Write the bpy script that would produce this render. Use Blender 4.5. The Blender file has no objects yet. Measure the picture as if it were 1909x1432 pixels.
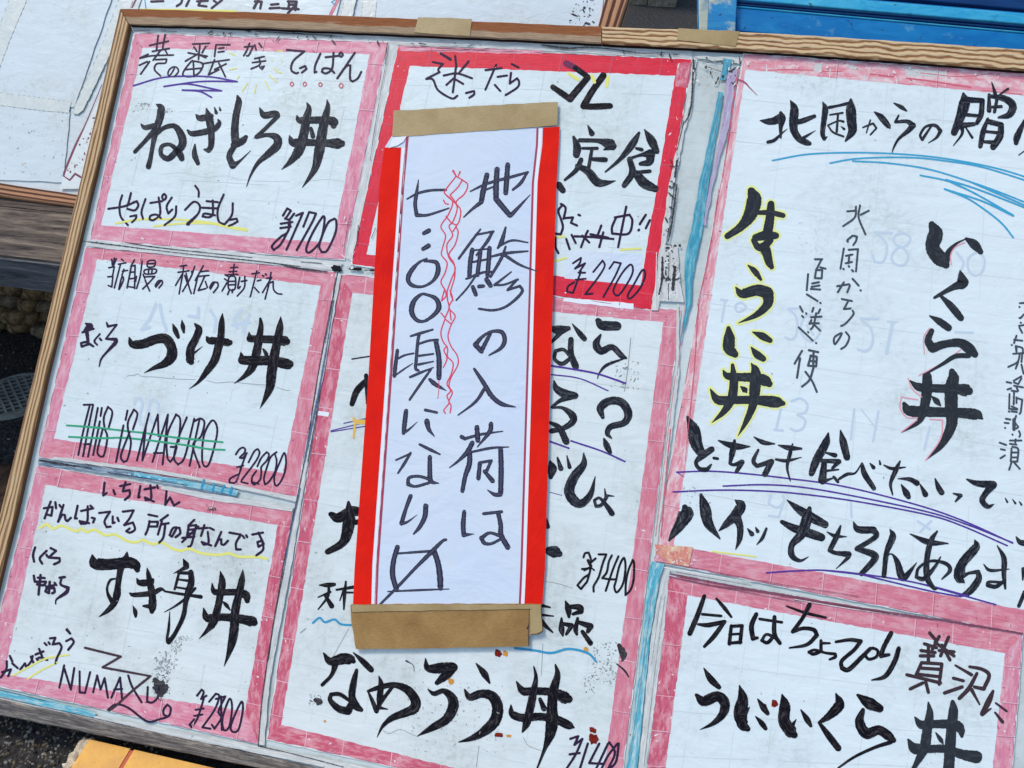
import bpy, math, random
import numpy as np
random.seed(7)
scene = bpy.context.scene
# ------------------------------------------------------------------ camera, world, sun, exposure
RES = (1909, 1432)
F = 1612.0; CX, CY = 954.5, 716.0
DIST = 0.85                                   # camera to the middle of the sign board, metres
LEAN = math.radians(48.6)                     # the board leans back from the vertical
_bx = np.array([8254, 1066, -F]); _bx /= np.linalg.norm(_bx)
_by = np.array([1688, -10634, F]); _by = _by - _bx * _by.dot(_bx); _by /= np.linalg.norm(_by)
_bz = np.cross(_bx, _by)
# rows: the board's right, up and outward directions in the world
BW = np.array([[1, 0, 0], [0, math.sin(LEAN), math.cos(LEAN)], [0, -math.cos(LEAN), math.sin(LEAN)]])
def c2b(v): return np.array([v @ _bx, v @ _by, v @ _bz])
def b2w(v): return np.asarray(v) @ BW
CAM_B = -DIST * c2b(np.array([0, 0, 1.0])); CAM_W = b2w(CAM_B)
def _ray(px, py): return c2b(np.array([(px - CX) / F, (py - CY) / F, 1.0]))
def P(px, py, h=0.0):
    """measured point of the photograph laid on the plane h metres in front of the board (board coordinates)"""
    d = _ray(px, py); return CAM_B + d * ((h - CAM_B[2]) / d[2])
def W(px, py, z):
    """measured point laid on the level plane z (world coordinates)"""
    d = b2w(_ray(px, py)); return CAM_W + d * ((z - CAM_W[2]) / d[2])
def WY(px, py, y):
    d = b2w(_ray(px, py)); return CAM_W + d * ((y - CAM_W[1]) / d[1])
from mathutils import Matrix, Vector, noise
BM = Matrix(((BW[0][0], BW[1][0], BW[2][0], 0), (BW[0][1], BW[1][1], BW[2][1], 0), (BW[0][2], BW[1][2], BW[2][2], 0), (0, 0, 0, 1)))
cd = bpy.data.cameras.new('camera'); cam = bpy.data.objects.new('camera', cd); scene.collection.objects.link(cam)
right = b2w(c2b(np.array([1, 0, 0.]))); down = b2w(c2b(np.array([0, 1., 0]))); fwd = b2w(c2b(np.array([0, 0, 1.])))
cam.matrix_world = Matrix(((right[0], -down[0], -fwd[0], CAM_W[0]), (right[1], -down[1], -fwd[1], CAM_W[1]), (right[2], -down[2], -fwd[2], CAM_W[2]), (0, 0, 0, 1)))
cd.sensor_fit = 'HORIZONTAL'; cd.sensor_width = 36.0; cd.lens = 36.0 * F / RES[0]
cd.clip_start = 0.01; cd.clip_end = 500.0
scene.camera = cam
scene.render.resolution_x = 1024; scene.render.resolution_y = 768
world = bpy.data.worlds.new('World'); scene.world = world; world.use_nodes = True
nt = world.node_tree; bg = nt.nodes['Background']
SUN_EL, SUN_AZ = math.radians(60), math.radians(285)
sky = nt.nodes.new('ShaderNodeTexSky'); sky.sky_type = 'NISHITA'; sky.sun_disc = False
sky.sun_elevation = SUN_EL; sky.sun_rotation = SUN_AZ
nt.links.new(sky.outputs[0], bg.inputs[0]); bg.inputs[1].default_value = 0.12
sl = bpy.data.lights.new('sun', 'SUN'); so = bpy.data.objects.new('sun', sl); scene.collection.objects.link(so)
sl.energy = 1.2; sl.angle = math.radians(14); sl.color = (1.0, 0.95, 0.88)
sdir = Vector((math.sin(SUN_AZ) * math.cos(SUN_EL), math.cos(SUN_AZ) * math.cos(SUN_EL), math.sin(SUN_EL)))
so.rotation_euler = sdir.to_track_quat('Z', 'Y').to_euler(); so.location = (0, -1, 3)
scene.view_settings.view_transform = 'Standard'; scene.view_settings.look = 'None'
scene.view_settings.exposure = 0.80; scene.view_settings.gamma = 1.0
# ---- handwriting and drawn marks: pen centre lines (x,y[,width]) measured on each sheet, in local units of a view tile (x0,y0,span)
STROKES = [
# sheet, part, ink, tile, default width, strokes
('s1','pen_lettering','pen',(220,40,520),10,"""150,250 205,225;145,300 200,275;155,360 215,275;275,95 262,200;322,90 305,185;215,165 345,135;235,205 350,185;150,252 235,235 378,230;290,200 240,265;320,190 340,230;255,262 332,258 322,285 265,290 250,330 290,372;385,322,9 368,352 350,374 341,358 352,328 380,311 405,318 412,345 385,378;510,155 625,150;520,175 540,205;600,170 575,215;480,215 610,238;560,160 550,260;550,220 460,272;550,225 600,248;500,275 450,340 450,372 510,376 560,345 580,290 520,272 500,275;515,280 520,378;455,330 570,320;670,160 765,160;670,160 660,240;690,185 725,180;685,210 725,205;575,290 690,272 760,262;660,262 620,365 690,330;740,290 660,330;690,285 735,380;865,175 925,170 895,230 880,235;900,150 880,200 860,235;935,160 945,195;965,150 985,178;1000,240 935,255;920,282 1010,270;965,250 970,295 910,325;970,310 975,320;985,308 990,318;1000,305 985,328"""),
('s1','pen_lettering','pen',(220,40,520),12,"""1155,195 1275,205 1200,270 1185,330 1215,355 1232,350;1245,320 1280,305 1290,325 1258,350;1385,220 1350,300 1345,350 1358,345;1420,245 1510,235;1475,215 1465,320 1425,355 1395,345 1405,322 1450,325 1480,352;1525,212 1514,228 1525,242 1538,228 1525,212;1620,215 1500,390;1500,390 1560,310 1590,300 1588,390 1605,412 1640,390 1665,345"""),
('s1','underline','purple',(220,40,520),12,"105,440 300,385 500,375 650,382 815,412;815,412 560,412 315,445;315,445 470,428 640,460 708,475;708,475 440,470;440,470 560,480 640,520"),
('s1','spark_marks','yellow',(220,40,520),8,"760,215 805,235;765,330 810,322;830,375 815,392;885,425 850,478;945,435 935,490;1005,410 1035,468;1035,372 1085,412;1065,320 1095,345 1120,352;1050,270 1055,270;1120,275 1122,278;1090,203 1125,203"),
('s1','dot_marks','redpale',(220,40,520),9,"1190,415 1178,430 1190,444 1202,430 1190,415;1278,415 1266,430 1278,444 1290,430 1278,415;1385,418 1373,432 1385,446 1397,432 1385,418;1527,424 1513,440 1527,456 1541,440 1527,424"),
('s1','brush_lettering','brush',(220,170,480),40,"""285,98,10 318,125,52 310,200,52 280,290,48 258,400,32 240,500,32 225,560,40;170,245,10 200,270,35 265,255,35;275,285,42 200,370,30 125,450,28;285,315,30 345,270,32 420,260,38 470,330,55 475,400,55 420,460,45 370,500,42 320,470,32 325,410,30 380,395,26 425,425,35 460,470,50 472,500,40;578,175,12 610,200,45 690,185,38;515,290,15 550,315,38 650,300,45 720,275,42 750,235,32 740,208,8;655,130,12 675,200,55 690,300,48 690,400,42 670,440,35 638,432,12;570,395,12 568,470,40 592,535,32;715,120,8 728,160,25;752,118,6 758,140,18;885,35,15 895,80,45 875,180,50 865,290,55 870,375,58;860,400,50 920,370,52 948,340,30;860,410,40 825,480,42 850,550,52 900,520,20 985,440,4;1050,125,10 1085,178,48 1170,165,42 1185,185,32 1100,270,28 1025,340,30 1110,325,30 1175,345,55 1180,400,60 1120,460,50 1040,530,30 985,620,16 952,710,5;1325,180,8 1345,215,45 1430,215,50 1560,215,55 1595,232,75 1598,255,45;1270,330,8 1300,380,60 1400,380,50 1530,385,50 1630,388,75 1658,388,50;1400,85,8 1415,130,38 1395,210,58 1375,330,65 1340,440,70 1280,520,40 1212,582,4;1550,65,8 1555,120,36 1530,220,58 1510,330,70 1490,450,70 1465,560,50 1420,640,30 1365,715,5;1430,275,26 1445,335,34"""),
('s1','pen_lettering','pen',(150,330,520),12,"""190,218 300,200 385,165 395,195 370,228 320,218;345,110 330,170 318,200;285,125 268,190 275,270 325,330;340,270 382,262 378,285 352,310;445,150 418,235 428,288;478,178 560,165;535,140 545,250 500,295 472,290 480,265 520,258 550,282;572,116 558,138 572,157 586,136 572,116;625,140 590,200 600,250 628,222;655,200 645,270 575,330;785,60 808,95 808,135;715,225 775,170 815,195 805,250 735,322,20;862,165 940,172;830,210 935,215;905,160 905,250 880,275 835,270 850,250 920,262;980,120 940,220 945,300 985,325 1035,260 1042,180;1015,295 1068,285 1075,305 1040,325 1015,335"""),
('s1','highlight','yellow',(150,330,520),14,"240,318 400,292 640,290 900,315 1140,368;500,338 700,318 900,320 1000,340,20 1135,362,22"),
('s1','price_lettering','pen',(150,330,520),15,"1385,265 1415,215 1440,230 1410,275 1400,285 1430,290 1462,250;1432,290 1425,330;1370,320 1450,308;1368,350 1440,340;1435,325 1415,380 1370,410 1312,470 1322,500 1370,460 1420,370;1475,265 1522,245 1410,498;1525,340 1565,240 1612,250 1580,320 1480,500;1660,270 1590,380 1545,490 1570,515 1640,440 1668,320 1660,270;1738,285 1690,320 1635,460 1650,515 1690,500 1745,380 1750,300 1735,285"),
('s2','pen_lettering','pen',(180,470,360),13,"""150,70 155,130;175,60 165,150;195,65 165,140;120,155 175,145 155,250;110,245 160,240;115,330 150,345 160,245;245,70 265,85;215,120 290,105;235,125 175,355;270,170 250,230;255,190 305,180;250,245 220,370 265,275 250,245;375,75 345,130;345,130 300,355;340,140 380,130 375,360;330,200 380,195;320,265 380,258;305,340 370,350;450,90 430,240 395,360;395,240 385,290;460,220 475,260;510,90 575,85 570,140 505,145 510,90;510,115 572,113;480,175 585,170 575,210 480,215 480,175;515,175 512,212;548,172 545,210;470,245 575,240 520,300 455,365;480,275 500,330 525,385;630,290 585,345 580,330 610,285 645,280 650,310 615,355;825,140 890,130;805,200 915,185;860,140 850,220 815,415;845,220 780,330;870,230 895,300;970,140 930,250 850,390;885,210 910,330 935,410;940,190 945,220;1055,135 975,280;1000,240 960,410;1020,195 1105,185;1010,240 1110,230;1070,235 1005,380 1080,360;1075,290 1095,350;1165,300 1125,365 1120,345 1150,300 1195,300 1200,340 1155,400;1270,225 1300,240;1265,265 1290,280;1240,385 1290,300;1325,155 1395,150;1360,120 1350,220;1310,195 1385,190;1290,225 1395,220;1310,250 1370,250 1365,365 1305,360 1310,250;1308,290 1365,288;1308,325 1365,322;1315,370 1295,420;1345,370 1340,400;1415,250 1395,350 1405,360 1420,340;1430,290 1485,280;1465,240 1460,350 1390,435;1535,215 1610,205;1585,185 1520,440;1590,285 1625,275;1560,350 1605,400;1640,230 1650,240;1670,215 1680,225;1725,200 1700,330 1665,465;1680,260 1730,250 1640,400;1700,310 1745,290 1750,370 1790,410 1830,415"""),
('s2','pen_lettering','pen',(0,340,480),14,"635,1045,10 665,1068,42 620,1110,14;610,1112,12 695,1085;640,1085,25 655,1200,16;655,1200 605,1218 600,1192 640,1185 690,1215;740,1125,12 700,1175 720,1205;740,1158 750,1170;790,1040,10 800,1068,16 865,1055,12 785,1160,12 860,1165,22 855,1190,24 790,1260,14 750,1310,12 735,1365,8"),
('s2','brush_lettering','brush2',(220,570,340),60,"""115,330,10 150,400,75 260,400,92 400,350,92 500,350,100 560,440,100 555,540,105 480,610,75 380,650,42 270,705,4;572,190,10 600,260,52 630,330,34;668,150,8 678,215,45 688,280,22;805,190,20 845,250,72 810,350,75 760,450,82 755,560,84 765,590,60;790,500,25 885,425,4;930,330,25 960,362,72 1060,370,72 1150,385,75 1172,385,55;1093,80,8 1085,180,60 1075,330,72 1050,430,82 1010,570,82 920,700,60 840,800,30 745,872,4;1370,275,8 1380,345,70 1500,350,76 1650,355,80 1750,370,100 1768,375,70;1285,485,8 1300,570,88 1450,575,95 1600,575,95 1770,610,105 1800,610,78;1490,135,25 1495,220,52 1470,380,78 1440,530,88 1400,650,80 1320,740,45 1215,815,4;1703,115,8 1695,220,66 1665,380,82 1630,550,96 1605,720,98 1590,850,85 1540,970,45 1485,1078,4;1520,455,20 1548,500,42 1560,530,30"""),
('s2','pen_lettering','pen',(0,700,480),12,"620,218 688,216;665,220 620,400 580,590;690,218 650,410 615,600;725,240 690,420 652,602;625,512 665,508;755,240 745,300;740,340 690,590;805,388 832,275 800,232 770,310 775,390 795,460 770,590 740,600 722,560 760,400;945,260 930,330;915,370 860,640;985,400 1018,290 992,252 950,340 950,410 970,500 945,620 915,642 897,590 960,420;1105,280 1015,630;1080,380 1055,630;1055,630 1170,290;1170,290 1175,450;1245,290 1130,640;1245,290 1205,660;1140,575 1215,575;1325,490 1336,330 1305,288 1240,440 1240,600 1262,642 1290,600 1310,530 1265,530;1385,310 1320,470 1290,610 1320,662 1370,600 1440,320;1480,320 1405,670;1440,340 1485,320 1515,350 1490,450 1430,520 1480,680;1570,335 1510,450 1500,640 1545,662 1600,480 1608,380 1570,335"),
('s2','underline','green',(0,700,480),14,"495,370 700,385 900,408 1100,430 1300,460 1650,495;510,455 750,465 900,462 1100,480 1250,500 1400,520 1540,545 1665,552"),
('s2','price_lettering','pen',(410,800,160),40,"350,565 430,450 510,410 560,450 540,530 440,630;440,640 510,640 600,530;590,540 520,720 440,960;440,960 350,1180 210,1190 230,1100 420,1000;380,850 520,810;635,740 760,500 840,440 880,520 830,660 700,850 480,1140 500,1180 620,1210;830,830 920,640 1040,510 1090,570 1040,700 920,840 920,960 890,1130 760,1240 710,1190 720,1060 810,930;720,1180 860,1220;1260,510 1130,620 1060,800 980,1080 1000,1230 1090,1170 1220,950 1260,720 1230,580;1430,530 1330,740 1220,1010 1210,1190 1260,1260 1350,1170 1440,960 1470,720 1430,530"),
('s2','show_through_print','ghost',(0,700,480),22,"995,215 1010,175 1040,170 1055,215 1035,300 1040,360 1080,365;1130,180 1105,240 1110,320 1140,350 1175,290 1170,210 1130,180"),
('s2','show_through_print','ghost',(0,340,480),24,"1155,905 1110,1010 1050,1090;1185,905 1205,1010 1235,1095;1050,1088 1110,1075;1470,930 1470,1000 1400,990;1560,950 1600,1020 1590,1110;1790,950 1740,1010 1760,1080;1850,980 1800,1110;1720,1060 1850,1040"),
('s3','pen_lettering','pen',(0,700,480),14,"""775,795 765,890 790,872;840,850 852,882;890,820 965,805;930,790 910,860 960,850 960,890 925,922;1040,820 1025,905 1035,900;1070,845 1150,830;1115,815 1120,910 1080,925 1075,905 1140,935;1165,815 1170,835;1235,850 1225,960 1260,905 1290,965 1330,940;325,985 390,975 380,1040 345,1030;375,935 330,1060;410,940 415,985;440,960 450,975;470,960 430,1085;430,1085 460,1035 480,1035 485,1070 500,1080 525,1055;575,965 555,1060 570,1060;600,1005 690,985;650,970 645,1085 600,1100 590,1080 660,1095;670,965 685,980;680,1055 702,1060 690,1090;735,1020 815,1010 775,1080 790,1125 820,1120;835,1045 835,1095 850,1090;870,1055 880,1080;910,1010 990,1000 960,1060 920,1110 985,1090 1000,1140 965,1165 935,1155 960,1135;1100,1032 1165,1045;1110,1080 1095,1140 1078,1180;1105,1085 1170,1085 1165,1120 1100,1120;1245,1035 1190,1075;1200,1080 1170,1180;1195,1105 1250,1095;1225,1105 1210,1200 1180,1240;1310,1130 1275,1195 1260,1180 1285,1130 1330,1130 1335,1170 1300,1200;1440,1070 1400,1110;1400,1110 1385,1200;1395,1115 1455,1110 1420,1250 1395,1270;1392,1145 1445,1140;1388,1175 1440,1170;1350,1205 1440,1195;1470,1120 1350,1235;1470,1135 1540,1130;1515,1110 1490,1190;1555,1130 1585,1145;1540,1160 1545,1240 1510,1255 1495,1235 1565,1260;1640,1160 1595,1265;1595,1265 1620,1220 1640,1215 1640,1250 1660,1255 1690,1225;1700,1165 1785,1180 1750,1240 1750,1290 1785,1290;1800,1190 1810,1205;1825,1185 1832,1198;1870,1180 1950,1165;1915,1165 1955,1250 1915,1270 1908,1235 1945,1225 1950,1290 1900,1335"""),
('s3','highlight','yellow',(0,700,480),20,"295,1130 345,1105 395,1135 460,1115 560,1155 600,1135 640,1160 700,1145 780,1185 850,1180 950,1230 1020,1235 1060,1220 1130,1250 1200,1240 1280,1285 1350,1300 1400,1285 1500,1320 1620,1330 1700,1320 1780,1345 1909,1345 1975,1360"),
('s3','pen_lettering','pen',(0,700,480),15,"260,1275 245,1330 252,1380;345,1300 295,1355 312,1395;345,1330 350,1342;375,1280 415,1300 360,1350 440,1355 440,1380 400,1400"),
('s3','pen_lettering','pen',(0,1072,480),15,"250,5 258,50 340,50 325,75 275,70;280,20 330,22;300,0 285,145;342,88 400,76;368,50 362,135 336,122 350,100 400,96 404,124 386,136;404,58 416,74;440,20 480,15;455,25 450,70 505,95,20 490,130,24 420,180,12 412,215,8"),
('s3','brush_lettering','brush2',(150,1010,360),60,"""115,130,15 140,210,105 250,225,108 380,215,105 480,205,105 545,235,95 562,280,50;460,105,15 450,170,70;405,230,66 385,330,58 370,430,55 360,520,70 330,610,58 270,680,45 185,742,8;345,365,15 295,380,25 264,450,22 272,520,30 310,590,45;555,362,10 590,405,60 690,400,60 715,375,30;490,510,20 520,525,40 620,520,50 720,505,50 790,470,40 830,480,15;658,260,8 670,320,42 690,420,62 710,540,68 710,640,75 705,690,45;620,635,20 690,640,50;520,635,8 540,690,42 545,740,25;1015,170,8 1040,220,55 1050,248,48 980,285,25 915,315,4;975,300,22 955,380,26 930,470,22;965,308,25 1080,310,36;1090,300,50 1095,400,62 1065,500,65 1040,600,45 1020,720,45 980,820,40 920,930,40 870,990,50;870,990,46 855,960,26 872,850,25 882,690,6;960,372,18 1060,385,26;945,450,20 1040,465,22;830,490,18 950,510,26 1050,525,28 1190,545,38;1135,460,25 1040,560,28 930,640,20 825,698,6;1300,408,8 1320,490,55 1400,500,60 1560,500,65 1635,530,80 1648,585,50;1215,655,10 1255,752,76 1400,745,72 1560,760,80 1700,790,98 1715,800,70;1382,290,8 1400,400,68 1375,560,65 1350,680,70 1310,800,75 1250,880,40 1170,962,4;1605,278,8 1595,380,58 1565,520,70 1530,680,80 1520,850,85 1500,980,80 1460,1120,40 1418,1235,4;1405,590,10 1440,625,38 1478,675,12"""),
('s3','pen_lettering','pen',(0,1072,480),14,"15,720 80,700 60,750;50,640 45,700 5,760;90,655 130,690;72,600 90,640;150,700 185,655 195,685 230,640 242,600;228,606 248,652;262,590 322,566;290,548 314,622 286,640 272,622 300,612 350,630;330,505 345,520;360,500 368,512;370,470 410,465 390,515 440,505 455,540 420,620 412,655;495,405,18 520,435,14;490,490 530,470 545,500 505,555"),
('s3','highlight','yellow',(0,1072,480),13,"95,745 200,690 340,620 510,592;205,770 300,710 420,650"),
('s3','pen_lettering','pen',(0,1072,480),13,"440,835 475,670;475,690 525,850;525,850 550,690;590,715 590,870 630,875 668,720;690,870 720,745 745,850 775,765 800,910;825,910 890,760;890,760 905,920;845,850 905,845;950,745 980,830 1050,945;1095,830 1090,940 1130,945 1170,905 1180,830;1410,1110 1405,1110;800,1000 860,960 950,985 1090,1085 1180,1070 1250,1045 1265,990 1240,960 1212,1000 1215,1035 1242,1050"),
('s3','pen_drawing','penbrown',(0,1072,480),15,"630,540 895,605;895,605 760,685;760,685 1115,750,13;1115,750 980,860 870,960 810,1005"),
('s3','price_lettering','pen',(0,1072,480),15,"1460,895 1495,850 1510,870 1490,920 1530,895;1510,920 1465,1060 1420,1130 1405,1110 1440,1070;1450,1000 1510,990;1440,1045 1500,1035;1550,940 1600,880 1625,900 1590,1000 1500,1130 1560,1140;1600,920 1670,900 1620,1010 1640,1060 1590,1140 1570,1110;1640,900 1640,1020 1645,1150;1700,920 1650,1060 1660,1150 1700,1120 1720,980 1700,920;1790,940 1740,1040 1710,1130 1730,1165 1770,1140 1800,1000 1790,940"),
('m1','pen_lettering','pen',(480,0,480),13,"1300,460 1375,475;1375,475 1340,515 1350,535 1250,585;1250,585 1300,590 1340,670 1440,730 1482,710;1465,415 1475,500;1565,455 1495,540;1380,560 1480,545 1590,580;1470,500 1462,580 1448,685;1455,580 1400,630;1470,590 1525,622;1355,395 1430,440,18;1545,690 1605,675 1605,700 1570,725;1690,520 1810,505;1770,480 1690,665;1780,570 1850,560;1760,630 1800,675;1885,475 1935,500;1880,540 1870,620 1925,580 1940,610 1925,650 1840,705"),
('m1','pen_lettering','brushpurple',(960,0,480),40,"380,470,46 450,505,42"),
('m1','brush_lettering','brush2',(960,0,480),40,"450,505,40 540,570,38;540,575,44 410,730,50;410,735,48 280,645,38;655,560,48 570,680,45 510,785,50;510,790,40 600,790,45 705,785,42"),
('m1','highlight','yellow',(960,0,480),24,"400,545 450,580;470,590 430,565;570,560 590,610;690,570 680,640"),
('m1','brush_lettering','brush',(960,0,480),40,"""540,930,8 570,990,42;435,1015,20 460,1090,55 455,1150,48;480,1040,30 620,1045,34 700,1070,80 725,1085,56 660,1110,12;500,1100,20 610,1100,24;570,1110,24 545,1250,26;570,1180,28 670,1185,38;490,1185,35 455,1260,34 370,1335,18;460,1230,30 540,1270,55 610,1350,60 680,1355,36 745,1340,6;920,985,20 870,1070,52 780,1180,30 670,1275,12;960,960,8 1010,1040,62 1050,1120,42;900,1100,20 940,1110,28;840,1180,20 930,1150,24 1005,1140,66 995,1200,52 930,1215,28;850,1180,38 870,1280,48 810,1375,38;880,1280,24 1000,1270,28;900,1290,55 960,1360,72 1040,1400,50"""),
('m1','brush_lettering','brush',(960,340,480),50,"325,20,50 355,60,44"),
('m1','pen_lettering','pen',(960,340,480),14,"355,165 322,210 340,270 355,330 340,385 300,380;340,160 375,190 360,270;370,265 430,260 415,300 460,320;470,240 482,245;740,260 850,240 870,290 840,380 720,380 720,330 750,260;825,180 795,330 765,480;970,240 925,310;1000,280 970,340;920,350 915,356;300,410 302,480 322,525;380,420 405,495;420,390 450,450;440,400 560,405 730,420;540,360 520,400 490,480;500,395 550,445;640,320 610,400;655,370 625,480;560,385 690,410"),
('m1','highlight','yellow',(960,340,480),15,"290,585 380,560;780,500 930,490;300,410 370,400"),
('m1','price_lettering','pen',(960,340,480),14,"430,600 490,560 480,600 445,640;445,640 520,600;520,600 480,660;470,670 520,670;450,722 525,715;490,660 460,740 430,820 385,810 395,770 440,740;580,665 650,580 665,620 620,700 520,830;520,830 575,825;700,640 735,590;735,590 785,600 740,700 655,850;855,610 790,680 730,800 770,835 850,720 875,650 855,610;945,650 880,760 835,840 860,858 930,780 965,690 945,650"),
('m2','brush_lettering','brush',(960,340,480),40,"275,1085,40 330,1095,66 398,1082,32;350,1100,40 272,1185,20;425,1050,8 480,1120,38 515,1160,38;415,1165,38 415,1270,44 450,1365,50;415,1300,26 350,1345,30 295,1310,26 300,1250,26 360,1240,24 405,1285,25;615,1025,40 650,1060,66 755,1065,66;635,1130,15 602,1200,52 640,1250,52 720,1222,42 790,1285,40 822,1302,20;812,1305,10 680,1355,22 625,1415,12 612,1455,6"),
('m2','underline','purple',(960,340,480),14,"270,1360 430,1385 620,1422 820,1490;270,1425,10 480,1455 690,1545"),
('m2','brush_lettering','brush',(960,700,480),40,"290,40,12 310,100,48 380,140,66 445,150,50;420,150,56 330,190,28 275,235,22;275,240,15 350,240,24 420,290,52 430,340,48 360,390,38 270,412,36;262,350,22 330,390,42 380,490,50;650,310,28 635,240,56 700,190,56 790,200,58 840,280,58 810,350,48 710,380,42 685,430,35 715,465,12;660,470,15 680,520,46 705,570,30;262,640,20 275,690,66 265,755,30;315,610,15 340,690,38;385,595,8 405,680,30;510,575,8 508,660,48 440,750,66 402,850,72 430,920,72 490,950,58 560,880,42 595,750,6;665,840,8 675,910,22;680,890,20 735,895,6;680,900,25 640,960,25 600,970,22 588,925,20 630,910,20 690,980,35 718,1022,42;235,1060,10 242,1120,36;255,1300,64 300,1310,84 328,1322,50"),
('m2','underline','purple',(960,700,480),13,"415,485 640,560 815,638;262,490 400,540;255,865,5 350,890,5"),
('m2','price_lettering','brush2',(1050,1010,180),42,"400,310 430,230 500,215 530,290 550,370;640,330 510,440;490,370,60 545,480,60;370,540 470,530 540,500;410,570,30 540,520,30 610,560,34;545,480 520,620 470,790;470,790 350,935 280,860 400,720 500,650;700,250 850,250 780,430 700,700 605,870 600,985;960,270 900,400 860,600 770,720;770,720 900,740 1040,745;1090,290 1000,500 930,700 840,970;1200,320 1110,480 1040,780 1010,900 1060,1000 1180,830 1230,520 1200,320;1375,360 1290,560 1240,800 1230,1055 1330,950 1390,750 1400,430 1370,360"),
('m2','brush_lettering','brush2',(480,700,480),40,"700,212,36 740,110,46 830,20,40;805,0,30 812,210,16;545,1030,40 600,1055,70 700,1010,76 760,1010,60;675,940,20 680,1050,84 660,1180,76 620,1250,56 520,1308,42;720,1090,36 760,1085,40"),
('m2','pen_lettering','pen',(480,340,480),8,"700,1310 830,1290"),
('m2','highlight','orange',(480,700,480),22,"712,315 725,345;710,335 810,335;725,355 810,350;722,360 712,462"),
('m2','underline','purple',(480,700,480),8,"640,355 810,318;545,410 810,345;545,418 810,375"),
('m2','brush_lettering','brush2',(480,1072,480),20,"460,75,10 520,75,34 570,70,25;450,165,10 540,125,18;530,75,20 520,160,20 450,255,10;500,150,20 550,230,38;585,110,15 710,90,25;655,50,15 645,150,24 640,255,12;635,120,15 610,190,8;655,130,14 710,130"),
('m2','underline','blue',(480,1072,480),16,"410,355 460,318 500,350 570,330 620,365 710,372"),
('m2','underline','blue',(960,1072,480),18,"0,543 150,560 270,578 400,548 540,580 605,645,14"),
('m2','brush_lettering','brush2',(960,1072,480),30,"195,225,25 260,240,12;190,295,20 285,305,10;200,340,25 230,380,28 280,425,12;375,195,12 395,250,46 400,310,22;400,235,28 480,240,44 490,270,38 430,290,22;345,320,15 345,400,42 355,450,15;350,360,24 420,375,36 380,440,20;465,320,20 450,400,34 458,440,20;470,350,28 560,380,46 540,420,28;500,420,28 560,505,38"),
('m2','brush_lettering','brush2',(480,1072,480),50,"""490,580,12 540,640,56 640,620,80 695,630,68 712,640,34;580,650,50 550,740,28 480,815,26;710,575,8 780,640,40 842,702,42;735,705,24 712,800,46 700,900,50 730,970,55 768,1000,32;700,950,46 670,1010,56 600,990,50 540,930,35 545,885,28 610,885,30 680,930,25;900,750,8 915,810,38 905,920,44 905,985,24 965,995,8;820,865,12 850,930,28 882,1010,34;882,1010,30 910,950,30 1000,830,24;820,862,20 900,835,35 1010,815,40 1110,850,58 1170,930,68 1160,990,72 1100,1020,60 1000,1060,45 930,1120,25 885,1205,4;1245,620,8 1265,690,52 1370,690,78 1450,685,70;1455,690,50 1400,740,66 1330,800,34;1265,850,10 1310,880,34 1380,860,38 1440,910,66 1450,980,75 1400,1070,65 1300,1130,50 1185,1195,5;1620,655,8 1680,730,48 1720,800,16;1535,850,12 1575,905,50 1660,880,58 1740,900,72 1780,980,78 1760,1080,82 1680,1160,66 1590,1210,40 1490,1240,6"""),
('m2','brush_lettering','brush2',(960,1072,480),50,"10,790,10 60,860,56 140,860,54 280,870,60 370,910,86 398,920,58;-30,965,10 -20,1030,50 60,1060,58 180,1050,54 300,1070,60 400,1115,58 435,1130,16;140,680,10 155,760,28 135,880,52 110,1000,58 85,1100,55 55,1165,12;300,665,12 315,740,42 285,860,66 275,980,72 275,1080,86 260,1180,72 220,1290,28 165,1432,12;185,920,26 215,990,42"),
('m2','price_lettering','pen',(960,1072,480),17,"410,1215 470,1195 440,1260 500,1215;500,1215 450,1330 380,1440;405,1330 480,1320;540,1250 480,1440;625,1250 550,1395;550,1395 650,1400;690,1250 600,1440;760,1250 690,1340 640,1440;700,1240 740,1320 690,1440;770,1250 750,1380 700,1440"),
('r1','brush_lettering','brush',(1380,150,240),80,"""295,595,15 400,610,86 500,600,106 590,560,120 640,540,60;600,480,50 618,560,108 600,700,58 600,850,28;700,715,6 600,800,30 500,890,50 410,915,48;740,290,10 800,420,115 790,600,125 800,750,108 880,870,96 980,920,88 1025,935,66;850,620,70 950,590,76 1100,530,56;940,850,50 1120,740,6;1225,325,20 1260,420,86 1240,600,78 1220,780,68 1245,865,58 1295,830,8;1320,400,46 1450,375,38 1600,340,48;1640,285,40 1640,420,136 1650,600,136 1660,750,116 1560,900,25;1330,510,25 1520,480,30;1450,490,30 1430,760,36;1300,665,25 1450,600,25 1530,610,36;1300,670,22 1380,770,28 1530,830,30;1490,680,10 1540,720,40"""),
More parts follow.
